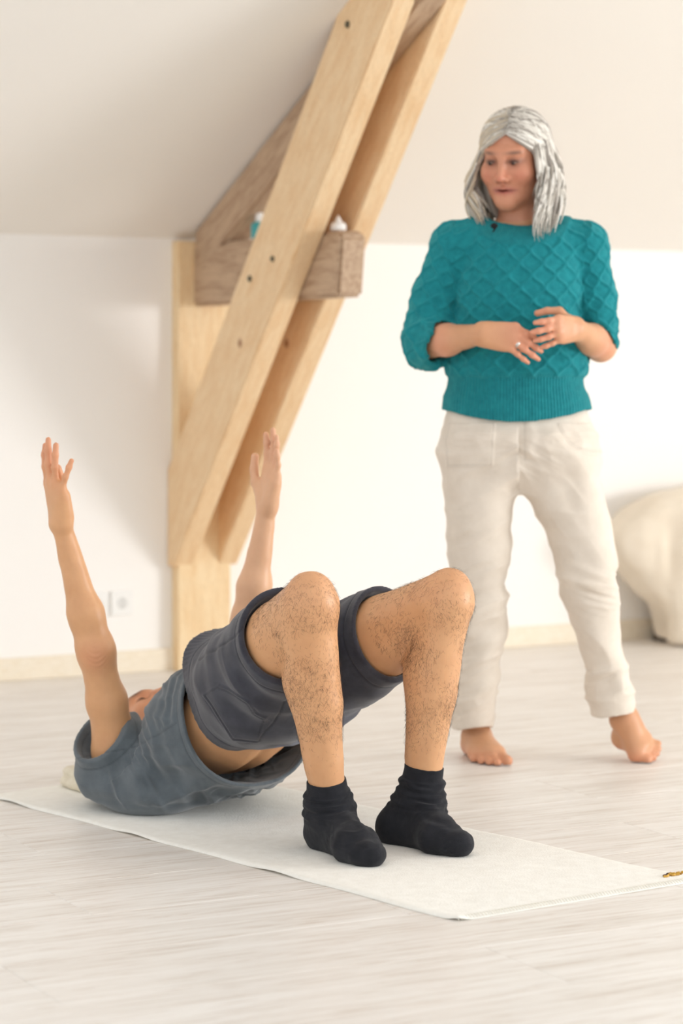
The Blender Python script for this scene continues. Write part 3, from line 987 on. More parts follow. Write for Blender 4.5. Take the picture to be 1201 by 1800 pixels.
# ---- shorts
M_SHORT = cloth_mat('charcoal_cotton', lin(66, 67, 76), lin(50, 51, 60), .92, 800, .3, .3, 25, attr=True)
def shorts():
    F = Field((-.42, 5.0, .10), (.22, 5.66, .60), .003)
    pel = nrm(HIPC - WA)
    T = np.array([V, BN, TA])
    body = [(-.030, 0, .030, .150, .146), (.0, 0, .016, .156, .130), (.05, 0, -.002, .165, .120), (.11, 0, -.015, .170, .122), (.17, 0, -.02, .160, .11), (.22, 0, -.02, .11, .07)]
    F.put(loft(WA, T, body, 2.8), .01)
    ends = []
    for (H, K, t_end, r0, r1, s) in ((HA, KA, .60, .112, .100, -1), (HB, KB, .56, .108, .098, 1)):
        th = nrm(K - H); E = H + (K - H) * t_end
        tilt = nrm(th + V * s * .12 - UP * .10) if s < 0 else nrm(th - UP * .15)
        F.put(cone(H - th * .02, E + th * .08, r0, r1, (UP, 1.06)), .035, cut=[(E, tilt)])
        ends.append((H, K, th, E, tilt, r1))
    # cloth sagging between and below the thighs
    F.put(cone(HIPC + TA * .03 - UP * .05, HIPC + nrm(KB - HB) * .15 + V * .07 - UP * .055, .075, .06, (UP, .8)), .06, cut=[(ends[1][3], ends[1][4])])
    # leg openings
    for (H, K, th, E, tilt, r1) in ends:
        F.put(cone(E - th * .07 , E + th * .12, r1 - .012, r1 - .006, (UP, 1.06)), .004, 'sub')
    # waist opening
    cav = [(-.09, 0, .032, .142, .138), (-.03, 0, .030, .141, .137), (.0, 0, .016, .144, .118), (.04, 0, 0, .13, .09)]
    F.put(loft(WA, T, cav, 2.8), .004, 'sub')
    v, f = F.mesh(2)
    n = vnormals(v, f)
    l = local(v, WA, T)
    dA = capdist(v, HA, KA); dB = capdist(v, HB, KB)
    isA = dA < dB
    thA = nrm(KA - HA)
    # folds radiating from the hip crease, running across the thighs
    q = np.stack([v @ V * 7 + fbm(v * 7, 2) * .5, v @ BN * 9, v @ TA * 20], 1)
    fold = fbm(q * .8, 2) * .007 + ridge(q * .55 + 7, 1) * .006
    q2 = np.stack([v[:, 0] * 20 + v[:, 2] * 16, v[:, 1] * 6, v[:, 2] * 9 - v[:, 0] * 8], 1)
    fold += fbm(q2 * .7 + 4, 2) * .005 + ridge(q2 * .5 + 2, 1) * .005
    hemw = np.ones(len(v))
    stitch = np.zeros(len(v))
    for (H, K, th, E, tilt, r1) in ends:
        e = (E - v) @ tilt; near = (capdist(v, H, K) < .14) & (np.linalg.norm(v - E, axis=1) < .15)
        hemw = np.where(near, hemw * sstep(e, -.005, .05), hemw)
        stitch += near * (np.exp(-((e - .026) / .0016) ** 2))
    wb = l[:, 2]
    hemw *= sstep(wb, -.03, .03)
    stitch += np.exp(-((wb - .012) / .0018) ** 2) * (wb < .03) * .9
    # waistband gathers, pocket outline
    gath = np.sin((l[:, 0] * 1.0 + l[:, 1] * 1.3) * 300) * .0003 * (1 - sstep(wb, -.02, .03))
    # rear pocket and seams on the near side of the seat (outline as seen from the feet end)
    px = v[:, 0] * FPX / v[:, 1] + CX; py = HOR + (CAMZ - v[:, 2]) * FPX / v[:, 1]
    face = (n[:, 1] < 0) & (l[:, 0] < .06)
    poly = np.array([(362, 1219), (388, 1201), (442, 1226), (453, 1245), (470, 1253), (455, 1305), (410, 1296)], float)
    P2 = np.stack([px, py], 1); sd = np.full(len(v), 1e9); ins = np.zeros(len(v), bool)
    for k in range(len(poly)):
        a_, b_ = poly[k], poly[(k + 1) % len(poly)]; e_ = b_ - a_
        t_ = np.clip(((P2 - a_) @ e_) / (e_ @ e_), 0, 1)
        sd = np.minimum(sd, np.linalg.norm(P2 - a_ - t_[:, None] * e_, axis=1))
        cr = (a_[1] > py) != (b_[1] > py)
        ins ^= cr & (px < (b_[0] - a_[0]) * (py - a_[1]) / (b_[1] - a_[1] + 1e-9) + a_[0])
    edge = np.where(ins & face, sd, -1) / 800
    pocket = np.clip(edge / .003, 0, 1) * .0035
    stitch += (edge > 0) * np.exp(-((edge - .006) / .0016) ** 2)
    for line in ([(355, 1166), (385, 1146), (420, 1112), (433, 1096)], [(455, 1300), (500, 1235), (540, 1200)]):
        for a_, b_ in zip(line[:-1], line[1:]):
            a_, b_ = np.array(a_, float), np.array(b_, float); e_ = b_ - a_
            t_ = np.clip(((P2 - a_) @ e_) / (e_ @ e_), 0, 1)
            stitch += face * np.exp(-(np.linalg.norm(P2 - a_ - t_[:, None] * e_, axis=1) / 1.5) ** 2)
    v = v + n * (fold * hemw + gath + pocket - .0018 * np.clip(stitch, 0, 1))[:, None]
    c = np.ones((len(v), 3))
    worn = np.clip(ridge(q2 * 1.5 + 4, 2) * .5 + fbm(v * 9, 2) * .3, 0, 1)
    c *= (1 + .12 * worn)[:, None]
    c *= (1 - .35 * np.clip(stitch, 0, 1))[:, None]
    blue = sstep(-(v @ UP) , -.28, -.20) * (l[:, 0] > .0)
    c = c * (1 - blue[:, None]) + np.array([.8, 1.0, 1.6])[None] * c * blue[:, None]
    o = mesh_np('shorts', v, f, M_SHORT); set_col(o, np.clip(c, 0, 3)); reparent(o, man)
shorts()

# ---- t-shirt
M_TEE = cloth_mat('slate_jersey', lin(98, 106, 112), lin(82, 90, 96), .92, 900, .3, .35, 18, attr=True)
def tee():
    F = Field((-.74, 5.12, .004), (.06, 6.02, .50), .003)
    T = np.array([V, BN, TA])
    outer = [(-.075, 0, -.03, .11, .045), (-.03, 0, -.042, .17, .052), (.03, 0, -.053, .186, .074), (.11, 0, -.053, .184, .100), (.20, 0, -.036, .180, .141), (.28, 0, -.032, .176, .158), (.315, 0, -.034, .178, .160)]
    hem = SH + TA * .290
    hn = nrm(TA - BN * .10)
    F.put(loft(SH, T, outer, 2.25), .01, cut=[(hem, hn)])
    # sleeves
    sleeves = []
    for (S, E, s) in ((SHA, ELA, -1), (SHB, ELB, 1)):
        d = nrm(E - S) if s > 0 else nrm(E - S + np.array([-.10, -.02, 0]))
        base = S + V * (-s) * .05 - UP * .05 - U * .03
        end = S + d * .048 + (np.array([-.014, -.012, .0]) if s < 0 else 0)
        tl = nrm(d + np.array([-.10, -.34, 0])) if s < 0 else d
        F.put(cone(base, S, .076, .070), .05, cut=[(end, tl)])
        F.put(cone(end - d * .06, end + d * .06, .070, .074), .04, cut=[(end, tl)])
        sleeves.append((base, end, d, tl))
    # cloth spread on the mat under the upper back
    F.put(ell((SH + V * -.06 - TA * -.02) * [1, 1, 0] + UP * .04, (.155, .16, .034), np.array([V, U, UP])), .05)
    F.put(ell((SHA + TA * .09 + V * .03) * [1, 1, 0] + UP * .055, (.08, .09, .05), np.array([V, U, UP])), .06)
    for (base, end, d, tl) in sleeves:
        F.put(cone(end - d * .035, end + d * .12, .060, .066), .004, 'sub')
    # hollow at the hem
    inner = [(k[0], k[1], k[2], k[3] - .009, k[4] - .009) for k in outer]
    inner = [q for q in inner if q[0] > .1] + [(.40, 0, -.036, .170, .155)]
    F.put(loft(SH, T, inner, 2.25), .003, 'sub')
    # neck hole
    F.put(cone(SH + U * .05, SH + U * .16 + UP * .03, .062, .07), .004, 'sub')
    F.clip((0, 0, ZM), (0, 0, -1))
    v, f = F.mesh(2)
    n = vnormals(v, f)
    l = local(v, SH, T)
    e = (hem - v) @ hn
    # long drag folds from the shoulder across the flank, slack folds near the hem
    side = np.arctan2(l[:, 1], -l[:, 0])
    q = np.stack([l[:, 0] * 4, side * 2.6 + l[:, 2] * 5 + .5 * fbm(v * 5, 2), l[:, 2] * 5.5], 1)
    q2 = np.stack([v[:, 0] * 22 + v[:, 2] * 10, v[:, 1] * 5, v[:, 2] * 5], 1)
    free = sstep(e, .0, .07)
    fold = ridge(q + 2, 2) * .010 * free + ridge(q2, 2) * .0115 * sstep(e, .02, .14)
    low = sstep(v[:, 2], .01, .06)
    rip = np.sin(e * 260 + 2 * fbm(v * 6, 2)) * .0018 * (1 - sstep(e, .05, .12)) * sstep(e, .012, .03) * (l[:, 1] > -.02)
    st = np.exp(-((e - .016) / .0014) ** 2)
    for (base, end, d, tl) in sleeves:
        es = (end - v) @ tl
        near = np.linalg.norm(v - end, axis=1) < .12
        st = np.maximum(st, near * np.exp(-((es - .016) / .0014) ** 2))
        fold = np.where(near, fold * sstep(es, .0, .06), fold)
    # side seam
    seam = np.exp(-((l[:, 1] + .01 + .02 * np.sin(l[:, 2] * 9)) / .0016) ** 2) * (l[:, 0] < 0) * (e > .02)
    st = np.maximum(st, seam * .8)
    v = v + n * (fold * low + rip - .0013 * st)[:, None]
    v[:, 2] = np.maximum(v[:, 2], ZM + .0005)
    c = np.ones((len(v), 3)) * (1 + .08 * np.clip(ridge(q2 * 1.3 + 1, 2), -.3, 1))[:, None] * (1 - .3 * st)[:, None]
    o = mesh_np('t_shirt', v, f, M_TEE); set_col(o, np.clip(c, 0, 3)); reparent(o, man)
tee()

# ---- hair on the legs
M_LHAIR = mat('dark_body_hair', lin(62, 46, 36), .6)
def leg_hair():
    rng = np.random.default_rng(5)
    w = np.zeros(len(mv))
    for (H, K, A) in ((HA, KA, AA), (HB, KB, AB)):
        t = np.clip(((mv - A) @ (K - A)) / ((K - A) @ (K - A)), -1, 2)
        shin = (capdist(mv, A, K) < .085) * sstep(t, .22, .45) * (1 - .75 * sstep(t, .88, 1.02))
        kp = np.exp(-(np.linalg.norm(mv - (K + UP * .04 + nrm(K - H) * .02), axis=1) / .05) ** 2)
        thigh = (capdist(mv, H * .3 + K * .7, K) < .085) * .85
        w = np.maximum(w, np.maximum(shin, thigh) * (1 - .9 * kp))
    for (H, K, A) in ((HA, KA, AA), (HB, KB, AB)):      # thicker growth at the hollow of the knee
        hol = K * .80 + H * .14 + A * .06 + np.array([-.03, -.03, -.03])
        w += 1.2 * np.exp(-(np.linalg.norm(mv - hol, axis=1) / .038) ** 2)
    w *= np.clip(.55 + .8 * fbm(mv * 18, 2), 0.05, 1)
    p = w / w.sum()
    idx = rng.choice(len(mv), 14000, p=p)
    P = mv[idx] + rng.normal(0, .0012, (len(idx), 3)); Nn = mn[idx]
    down = np.array([0, 0, -1.0]); tan = down - (Nn @ down)[:, None] * Nn
    tan += rng.normal(0, .55, tan.shape); tan -= (tan * Nn).sum(1)[:, None] * Nn
    tan /= np.maximum(np.linalg.norm(tan, axis=1, keepdims=True), 1e-6)
    L = rng.uniform(.004, .0105, len(idx))
    paths = []; rads = []
    side = np.cross(Nn, tan)
    cl = rng.normal(0, .25, len(idx))
    for k in range(len(idx)):
        a = P[k] - Nn[k] * .0012; l = L[k]
        paths.append(np.array([a, a + tan[k] * l * .35 + Nn[k] * l * .30 + side[k] * cl[k] * l * .2,
                               a + tan[k] * l * .75 + Nn[k] * l * .36 + side[k] * cl[k] * l * .7, a + tan[k] * l + Nn[k] * l * .22 + side[k] * cl[k] * l * 1.4]))
        rads.append(np.array([.00012, .00012, .0001, .00004]))
    v, f = tubes(paths, rads, 3)
    o = mesh_np('leg_hair', v, f, M_LHAIR); reparent(o, man); o['kind'] = 'stuff'
leg_hair()

# ================================================================ the standing woman
WD = 6.20
def w(px, py, D=WD): return at(px, py, D)
lady = empty('person', Vector((.45, WD, 0)))
tag(lady, 'person with shoulder-length grey hair in teal knit sweater standing barefoot, hands joined', 'person')
WX = np.eye(3)
def stack(rows, D0=WD):
    """rows: (py, xl, xr, ry[, dD]) -> loft knots in world axes"""
    out = []
    for r in rows:
        dD = r[4] if len(r) > 4 else 0
        D = D0 + dD; a = at(r[1], r[0], D0); b = at(r[2], r[0], D0)
        out.append((a[2], (a[0] + b[0]) / 2, dD, (b[0] - a[0]) / 2, r[3]))
    return out

SR, SL = w(803, 424), w(1028, 424)
ER, EL = w(750, 604, 6.18), w(1056, 608, 6.19)
WRR, WRL = w(848, 587, 5.985), w(1013, 578, 6.03)
HD = w(904, 272, 6.17)
yaw, pit = math.radians(25), math.radians(15)
HF = np.array([-math.sin(yaw) * math.cos(pit), -math.cos(yaw) * math.cos(pit), -math.sin(pit)])
HR = frame(HF, np.array([.03, 0, 1]))

HANDS = {}
def lady_body():
    F = Field((.16, 5.86, .002), (.86, 6.42, 1.70), .003)
    # trunk and legs inside the clothes
    F.put(loft((0, WD, 0), WX, stack([(405, 872, 960, .05), (430, 822, 1008, .07), (500, 818, 1006, .095), (600, 812, 1004, .09), (680, 812, 1004, .085), (760, 800, 1022, .095), (830, 806, 1030, .095)]), 2.2), .02)
    for rows in ([(815, 795, 905, .075), (900, 805, 880, .06), (1000, 815, 870, .05), (1100, 818, 868, .05), (1200, 820, 858, .038, .03), (1285, 822, 856, .030, .045)],
                 [(815, 925, 1035, .075), (900, 962, 1046, .06), (1000, 1002, 1064, .05), (1100, 1032, 1082, .05), (1200, 1068, 1105, .036, .01), (1262, 1080, 1114, .028, .01)]):
        F.put(loft((0, WD, 0), WX, stack(rows)), .02)
    # neck
    F.put(cone(w(914, 410, 6.22), w(912, 330, 6.19), .056, .052), .03)
    F.put(cone(w(840, 415), w(985, 415), .035, .035), .03)
    # arms
    for (S, E, W, r) in ((SR, ER, WRR, 1), (SL, EL, WRL, 1)):
        F.put(cone(S, E, .042, .036), .03)
        F.put(cone(E, E * .62 + W * .38, .039, .038), .02)
        F.put(cone(E * .62 + W * .38, W, .038, .0245), .02)
    # her right hand (palm to the body, fingers running to the right and down)
    HANDS['R'] = hand(F, WRR, nrm((.95, -.10, -.10)), UP, nrm((.1, 1, 0)), .92,
         ((.25, .45, .25), (.18, .35, .2), (.05, .2, .15), (.02, .15, .1)), (-.42, -.50, -.52, -.56),
         thumb=((.7, .25, .7), (.8, -.1, .6), (.9, -.2, .4)), wrist_r=.023, fl=1.12)
    HANDS['L'] = hand(F, WRL, nrm((-.62, -.77, -.02)), UP, nrm((-.77, .62, 0)), .90,
         ((.30, .3, .15), (.40, .25, .15), (.46, .22, .15), (.50, .25, .15)), (-.16, -.26, -.34, -.48),
         thumb=((.45, .75, .45), (.6, .02, .8), (.55, -.22, .8)), wrist_r=.023)
    # feet
    def toes(kn, tips, r):
        for a, b, q in zip(kn, tips, r):
            F.put(cone(a, b, q * 1.0, q * .95), .005)
            F.put(ball(b, q * 1.05), .003)
    an = w(838, 1288, 6.255)
    heel = np.array([(834 - CX) * 6.29 / FPX, 6.30, .028])
    F.put(cone(an, heel, .031, .027), .02)
    tipx = (833, 846, 860, 875, 892); tz = (.0085, .009, .0095, .010, .013); tD = (6.165, 6.14, 6.125, 6.115, 6.12)
    tips = [np.array([(x - CX) * D / FPX, D, z]) for x, D, z in zip(tipx, tD, tz)]
    kn = [t * .72 + an * .28 for t in tips]
    for q, z in zip(kn, (.018, .022, .025, .028, .028)): q[2] = z
    for q in kn: F.put(cone(an - UP * .012, q, .028, .0135), .022)
    for q in kn: F.put(cone(heel, q, .024, .013), .02)
    toes(kn, tips, (.0085, .0088, .0092, .0098, .0130))
    # the other foot: heel off the floor, turned out
    an = w(1098, 1264, 6.21)
    heel = w(1097, 1295, 6.24)
    F.put(cone(an, heel, .029, .023), .02)
    tips = [w(1138, 1335, 6.160), w(1148, 1331, 6.175), w(1154, 1324, 6.19), w(1157, 1316, 6.205), w(1157, 1307, 6.22)]
    kn = [w(1117, 1324, 6.17), w(1124, 1318, 6.175), w(1130, 1311, 6.185), w(1133, 1304, 6.20), w(1133, 1297, 6.215)]
    for q in kn:
        F.put(cone(an, q, .027, .0135), .02); F.put(cone(heel, q, .022, .012), .02)
    toes(kn, tips, (.0128, .0095, .0092, .0088, .0085))
    F.put(ball(w(1119, 1328, 6.17), .017), .015)
    head(F, HD, HR, 1.0)
    F.clip((0, 0, .0015), (0, 0, -1))
    v, f = F.mesh(2)
    n = vnormals(v, f)
    v = v + n * (.0007 * fbm(v * 30, 2))[:, None]
    base = np.tile(np.array(lin(216, 164, 126)[:3]), (len(v), 1))
    base = mixc(base, lin(206, 148, 108), np.clip(fbm(v * 12, 2) * .5 + .3, 0, 1) * .5)
    for (W_, r) in ((WRR, .17), (WRL, .17)):
        d = np.linalg.norm(v - W_, axis=1)
        base = mixc(base, lin(226, 156, 128), np.exp(-((d - .15) / .05) ** 2) * .6 * (v[:, 2] < 1.3))
    low = sstep(.05 - v[:, 2], 0, .04)
    base = mixc(base, lin(224, 150, 118), low * .5)
    l = local(v, HD, HR)
    hd = (np.linalg.norm(l * [1, .9, .8], axis=1) < .14)
    base = mixc(base, lin(208, 144, 116), hd * .85)
    ax = np.abs(l[:, 0]); fr = hd * sstep(l[:, 1], .045, .065)
    g = lambda a, sa, b, sb: np.exp(-(((ax - a) / sa) ** 2 + ((l[:, 2] - b) / sb) ** 2))
    base = mixc(base, lin(206, 120, 98), fr * g(.045, .02, -.04, .022) * .45)                  # cheeks
    base = mixc(base, lin(214, 128, 108), fr * np.exp(-((ax / .014) ** 2 + ((l[:, 2] + .042) / .014) ** 2)) * .5)
    base = mixc(base, lin(150, 96, 74), fr * g(.031, .021, -.004, .013) * .9)                 # sockets: shade of the eye hollows painted into the skin colour
    base = mixc(base, lin(104, 80, 68), fr * g(.034, .019, .0205, .0048) * .85)                # brows
    base = mixc(base, lin(66, 44, 36), fr * np.clip(g(.031, .014, -.002, .0052) * 1.3, 0, 1) * .9)  # lashes, iris
    lips = fr * np.exp(-((ax / .031) ** 4 + ((l[:, 2] + .0755) / .0085) ** 2))
    base = mixc(base, lin(178, 92, 84), lips * .9)
    base = mixc(base, lin(96, 50, 44), fr * np.exp(-((ax / .029) ** 4 + ((l[:, 2] + .0752) / .0024) ** 2)) * .9)
    base = mixc(base, lin(90, 44, 36), fr * np.clip(g(.008, .0035, -.053, .003) * 1.2, 0, 1) * .7)
    o = mesh_np('body', v, f, M_SKIN); set_col(o, np.clip(base, 0, 1)); reparent(o, lady)
    # eyeballs under the lids
    me_ = mat('eye_white', lin(140, 118, 104), .6); mi = mat('eye_dark', lin(52, 40, 34), .6)
    for sx in (-1, 1):
        c = HD + HR[0] * sx * .031 + HR[1] * .0795 - HR[2] * .0045
        FF = Field(c - .014, c + .014, .0016)
        FF.put(ell(c, (.0112, .0112, .0036), HR), .001)
        vv, ff = FF.mesh(1)
        e = mesh_np('eye', vv, ff, me_); reparent(e, lady)
        ci = c + nrm(HF + HR[0] * .25 - HR[2] * .2) * .0085
        FF = Field(ci - .009, ci + .009, .0013)
        FF.put(ell(ci, (.0050, .004, .0042), HR), .001)
        vv, ff = FF.mesh(1)
        p = mesh_np('iris', vv, ff, mi); p.parent = e
    return v, f
lady_body()

# ---- trousers
M_PANT = cloth_mat('stone_cotton', lin(232, 222, 209), lin(222, 211, 197), .85, 800, .25, .25, 16, attr=True)
def trousers():
    F = Field((.24, 6.0, .05), (.82, 6.42, .96), .0032)
    O = (0, WD, 0)
    F.put(loft(O, WX, stack([(695, 800, 1014, .094), (713, 790, 1026, .104), (735, 782, 1037, .114), (760, 778, 1042, .120), (790, 777, 1047, .124), (815, 782, 1048, .116), (840, 800, 1030, .09), (862, 850, 985, .05)]), 2.5), .01)
    L1 = [(800, 778, 912, .108), (850, 783, 910, .100), (900, 787, 898, .090), (960, 789, 895, .084), (1000, 790, 893, .080), (1050, 794, 889, .076, .01), (1100, 797, 885, .074, .02),
          (1150, 799, 878, .070, .028), (1200, 800, 872, .066, .034), (1250, 797, 869, .064, .04), (1284, 794, 869, .064, .045)]
    L2 = [(800, 915, 1048, .108), (850, 921, 1056, .100), (900, 945, 1066, .092), (950, 966, 1077, .086), (985, 979, 1081, .084, -.012), (1010, 985, 1073, .080, -.014), (1040, 993, 1080, .076, -.006),
          (1100, 1012, 1090, .072, .004), (1150, 1026, 1099, .068, .012), (1200, 1037, 1107, .066, .016), (1235, 1040, 1114, .066, .018), (1260, 1040, 1119, .066, .02)]
    c1 = (w(833, 1281), nrm((.14, -.25, -1))); c2 = (w(1080, 1258), nrm((.16, -.10, -1)))
    F.put(loft(O, WX, stack(L1), 2.3), .035, cut=[c1])
    F.put(loft(O, WX, stack(L2), 2.3), .035, cut=[c2])
    for rows in (L1, L2):
        k = [(a[0] + (6 if i == len(rows[-5:]) - 1 else 0), a[1] + 6, a[2] - 6, a[3] - .008, a[4]) for i, a in enumerate(rows[-5:])]
        k[-1] = (k[-1][0] + 20, k[-1][1], k[-1][2], k[-1][3], k[-1][4])
        F.put(loft(O, WX, stack(k), 2.3), .003, 'sub')
    v, f = F.mesh(2)
    n = vnormals(v, f)
    px = v[:, 0] * FPX / v[:, 1] + CX; py = HOR + (CAMZ - v[:, 2]) * FPX / v[:, 1]
    front = (n[:, 1] < .1)
    left = px < 912
    x, y, z = v.T
    # long soft folds: diagonal from the crotch, gathers at the knees and hems
    q = np.stack([x * 14 + z * 9, y * 4, z * 9 - x * 4], 1)
    q2 = np.stack([x * 9 - z * 14, y * 4, z * 10 + x * 6], 1)
    fold = np.where(left, fbm(q2 * .75, 2), fbm(q * .75 + 3, 2)) * .0065 + np.where(left, ridge(q2 * .7 + 3, 2), ridge(q * .7, 2)) * .0065
    kn = np.where(left, np.exp(-((py - 1090) / 90) ** 2), np.exp(-((py - 1035) / 45) ** 2))
    fold += kn * ridge(np.stack([x * 5, y * 5, z * 26 + x * 9 * np.where(left, -1, 1)], 1) + 8, 2) * .007
    hm = np.where(left, 1283, 1258) - py
    fold += np.exp(-((hm - 50) / 45) ** 2) * ridge(np.stack([x * 12, y * 6, z * 22 - x * 10], 1) + 5, 2) * .0065
    fold *= sstep(hm, 2, 30)
    crot = np.exp(-(((px - 912) / 75) ** 2 + ((py - 800) / 40) ** 2))
    fold += crot * ridge(np.stack([np.abs(px - 912) * .012, y * 3, (z + np.abs(px - 912) * .0008) * 34], 1) + 2, 2) * .0035
    up_ = np.exp(-((py - 770) / 30) ** 2)
    fold += up_ * ridge(np.stack([x * 10, y * 3, z * 30], 1) + 1, 2) * .004
    st = np.zeros(len(v)); raised = np.zeros(len(v))
    def patch(dist):            # dist > 0 inside, in metres
        nonlocal st, raised
        raised = np.maximum(raised, np.clip(dist / .003, 0, 1) * .003)
        st = np.maximum(st, np.exp(-((dist - .006) / .0018) ** 2))
    m = 1 / 690
    # patch pockets on both hips
    a = np.minimum(np.minimum(px - 786 - (800 - py) * .02, 872 - (py - 745) * .06 - px) , 822 - py) * m
    patch(np.where(front & left & (py > 744), a, -1))
    ex = np.sqrt(((px - 1040) / 60) ** 2 + ((py - 735) / 66) ** 2)
    patch(np.where(front & ~left & (py > 744), (1 - ex) * .085, -1))
    # fly, outer seams
    st = np.maximum(st, front * np.exp(-((px - 922 - (py - 740) * .02) / 1.6) ** 2) * (py < 812))
    raised += front * .003 * np.exp(-((px - 931) / 9) ** 2) * (py < 806)
    fold *= sstep(py, 745, 765)
    v = v + n * (fold + raised - .0014 * st)[:, None]
    c = np.ones((len(v), 3)) * (1 - .12 * np.clip(st, 0, 1))[:, None]
    o = mesh_np('trousers', v, f, M_PANT); set_col(o, c); reparent(o, lady)
trousers()

# ---- sweater
def sweater_mat():
    m = cloth_mat('teal_wool', lin(32, 138, 146), lin(22, 118, 128), .95, 500, .5, .5, 60, attr=True)
    nt, N, Lk, b = nodes(m)
    b.inputs['Sheen Tint'].default_value = lin(120, 210, 210)
    # fine ribs on collar and waistband, carried by the bump only where the attribute says so
    a = N.new('ShaderNodeAttribute'); a.attribute_name = 'Rib'
    sep = N.new('ShaderNodeSeparateColor'); Lk.new(a.outputs['Color'], sep.inputs[0])
    ml = N.new('ShaderNodeMath'); ml.operation = 'SINE'
    k = N.new('ShaderNodeMath'); k.operation = 'MULTIPLY'; k.inputs[1].default_value = 900.0
    Lk.new(sep.outputs['Green'], k.inputs[0]); Lk.new(k.outputs[0], ml.inputs[0])
    mm = N.new('ShaderNodeMath'); mm.operation = 'MULTIPLY'
    Lk.new(ml.outputs[0], mm.inputs[0]); Lk.new(sep.outputs['Red'], mm.inputs[1])
    bp = N.new('ShaderNodeBump'); bp.inputs['Strength'].default_value = .55; bp.inputs['Distance'].default_value = .003
    Lk.new(mm.outputs[0], bp.inputs['Height'])
    old = b.inputs['Normal'].links[0].from_node
    Lk.new(old.outputs[0], bp.inputs['Normal']); Lk.new(bp.outputs[0], b.inputs['Normal'])
    return m
M_KNIT = sweater_mat()
def sweater():
    F = Field((.12, 5.98, .83), (.76, 6.43, 1.42), .0028)
    O = (0, WD, 0)
    rows = [(395, 840, 985, .055), (415, 806, 1026, .085), (450, 803, 1026, .108), (500, 800, 1024, .128), (560, 793, 1024, .132), (610, 787, 1030, .134), (640, 785, 1032, .135), (655, 786, 1030, .131),
            (664, 789, 1025, .124), (675, 787, 1026, .124), (700, 781, 1033, .127), (722, 778, 1038, .130), (765, 776, 1043, .130)]
    hem = (w(908, 741), nrm((0, -.05, -1)))
    F.put(loft(O, WX, stack(rows), 2.25), .012, cut=[hem])
    F.put(cone(w(838, 420), w(992, 420), .054, .054), .02)
    # sleeves
    r_cuff = (w(768, 603, 6.12), nrm((.66, -.52, -.46)))
    F.put(cone(w(836, 424), w(800, 432), .056, .060), .02)
    F.put(cone(w(800, 432), w(766, 520), .058, .056), .02)
    F.put(cone(w(766, 520), w(752, 600, 6.18), .056, .061), .02)
    F.put(cone(w(752, 600, 6.18), w(796, 612, 6.08), .060, .058), .03, cut=[r_cuff])
    l_cuff = (w(1052, 588, 6.17), nrm((-.55, -.45, -.72)))
    F.put(cone(w(990, 424), w(1028, 432), .056, .060), .02)
    F.put(cone(w(1028, 432), w(1046, 520), .056, .050), .02)
    F.put(cone(w(1046, 520), w(1053, 600, 6.18), .050, .049), .02, cut=[l_cuff])
    F.put(cone(w(756, 604, 6.17), WRR, .052, .044), .003, 'sub')
    F.put(cone(w(1056, 606, 6.18), WRL, .040, .040), .003, 'sub')
    # neckline
    F.put(ell(w(916, 380, 6.21), (.090, .082, .050)), .012, 'sub')
    # hem hollow
    k = [(a[0], a[1] + 6, a[2] - 6, a[3] - .008) for a in rows[-3:]] + [(785, 784, 1032, .120)]
    F.put(loft(O, WX, stack(k), 2.25), .003, 'sub')
    v, f = F.mesh(2)
    n = vnormals(v, f)
    px = v[:, 0] * FPX / v[:, 1] + CX; py = HOR + (CAMZ - v[:, 2]) * FPX / v[:, 1]
    x, y, z = v.T
    cx = w(908, 500)[0]
    arcx = np.arctan2(x - cx, -(y - WD - .06)) * .165
    # big honeycomb cables
    def cable(a, b, p=.027, T=.062):
        i = np.floor(a / p)
        best = np.full(len(a), 1.0)
        for k_ in (-1, 0, 1, 2):
            c = (i + k_); sgn = np.where(np.mod(c, 2) == 0, 1, -1)
            s = np.cos(2 * np.pi * b / T)
            pos = c * p + p * .5 + sgn * (p * .47) * s
            best = np.minimum(best, np.abs(a - pos))
        return best
    # sleeves follow the arm
    def arm(S, E):
        ax_ = nrm(E - S); t = (v - S) @ ax_; r = v - S - t[:, None] * ax_
        e1 = nrm(np.cross(ax_, [0, 1, 0])); e2 = np.cross(ax_, e1)
        return np.arctan2(r @ e1, -(r @ e2)) * .058, t
    aR, tR = arm(w(800, 430), w(752, 600)); aL, tL = arm(w(1028, 430), w(1053, 600))
    slR = (px < 800 - np.clip((py - 470) * .03, 0, 8)) & (py < 660); slL = (px > 1026) & (py < 640)
    A = np.where(slR, aR, np.where(slL, aL, arcx)); B = np.where(slR, tR, np.where(slL, tL, z))
    d = cable(A, B)
    kn = np.exp(-(d / .0052) ** 2)
    band = sstep(py, 655, 668); coll = np.sqrt(((px - 916) / 92) ** 2 + ((py - 378) / 56) ** 2)
    collar = 1 - sstep(coll, .92, 1.02)
    body = (1 - band) * (1 - collar)
    # slack over the waistband, creases at the armpits and in the elbows
    slack = np.exp(-((py - 635) / 28) ** 2)
    fold = slack * ridge(np.stack([x * 12, y * 8, z * 16], 1), 2) * .006
    pit = np.exp(-(((px - 805) / 30) ** 2 + ((py - 530) / 60) ** 2)) + np.exp(-(((px - 1020) / 30) ** 2 + ((py - 540) / 60) ** 2))
    fold += pit * ridge(np.stack([x * 20 + z * 14, y * 4, z * 6], 1), 2) * .005
    elb = np.exp(-((py - 560) / 45) ** 2) * (slR | slL)
    fold += elb * ridge(np.stack([x * 6, y * 6, z * 24 + x * 8], 1), 2) * .006
    v = v + n * (body * (.0050 * kn - .0015) + fold + .0008 * fbm(v * 70, 2) + collar * .003)[:, None]
    v[:, 2] += sstep(py, 670, 735) * (.034 * np.clip(((px - 908) / 128) ** 2, 0, 1) - .004)
    c = np.ones((len(v), 3))
    o = mesh_np('sweater', v, f, M_KNIT)
    set_col(o, c)
    rib = np.clip(band + collar, 0, 1)
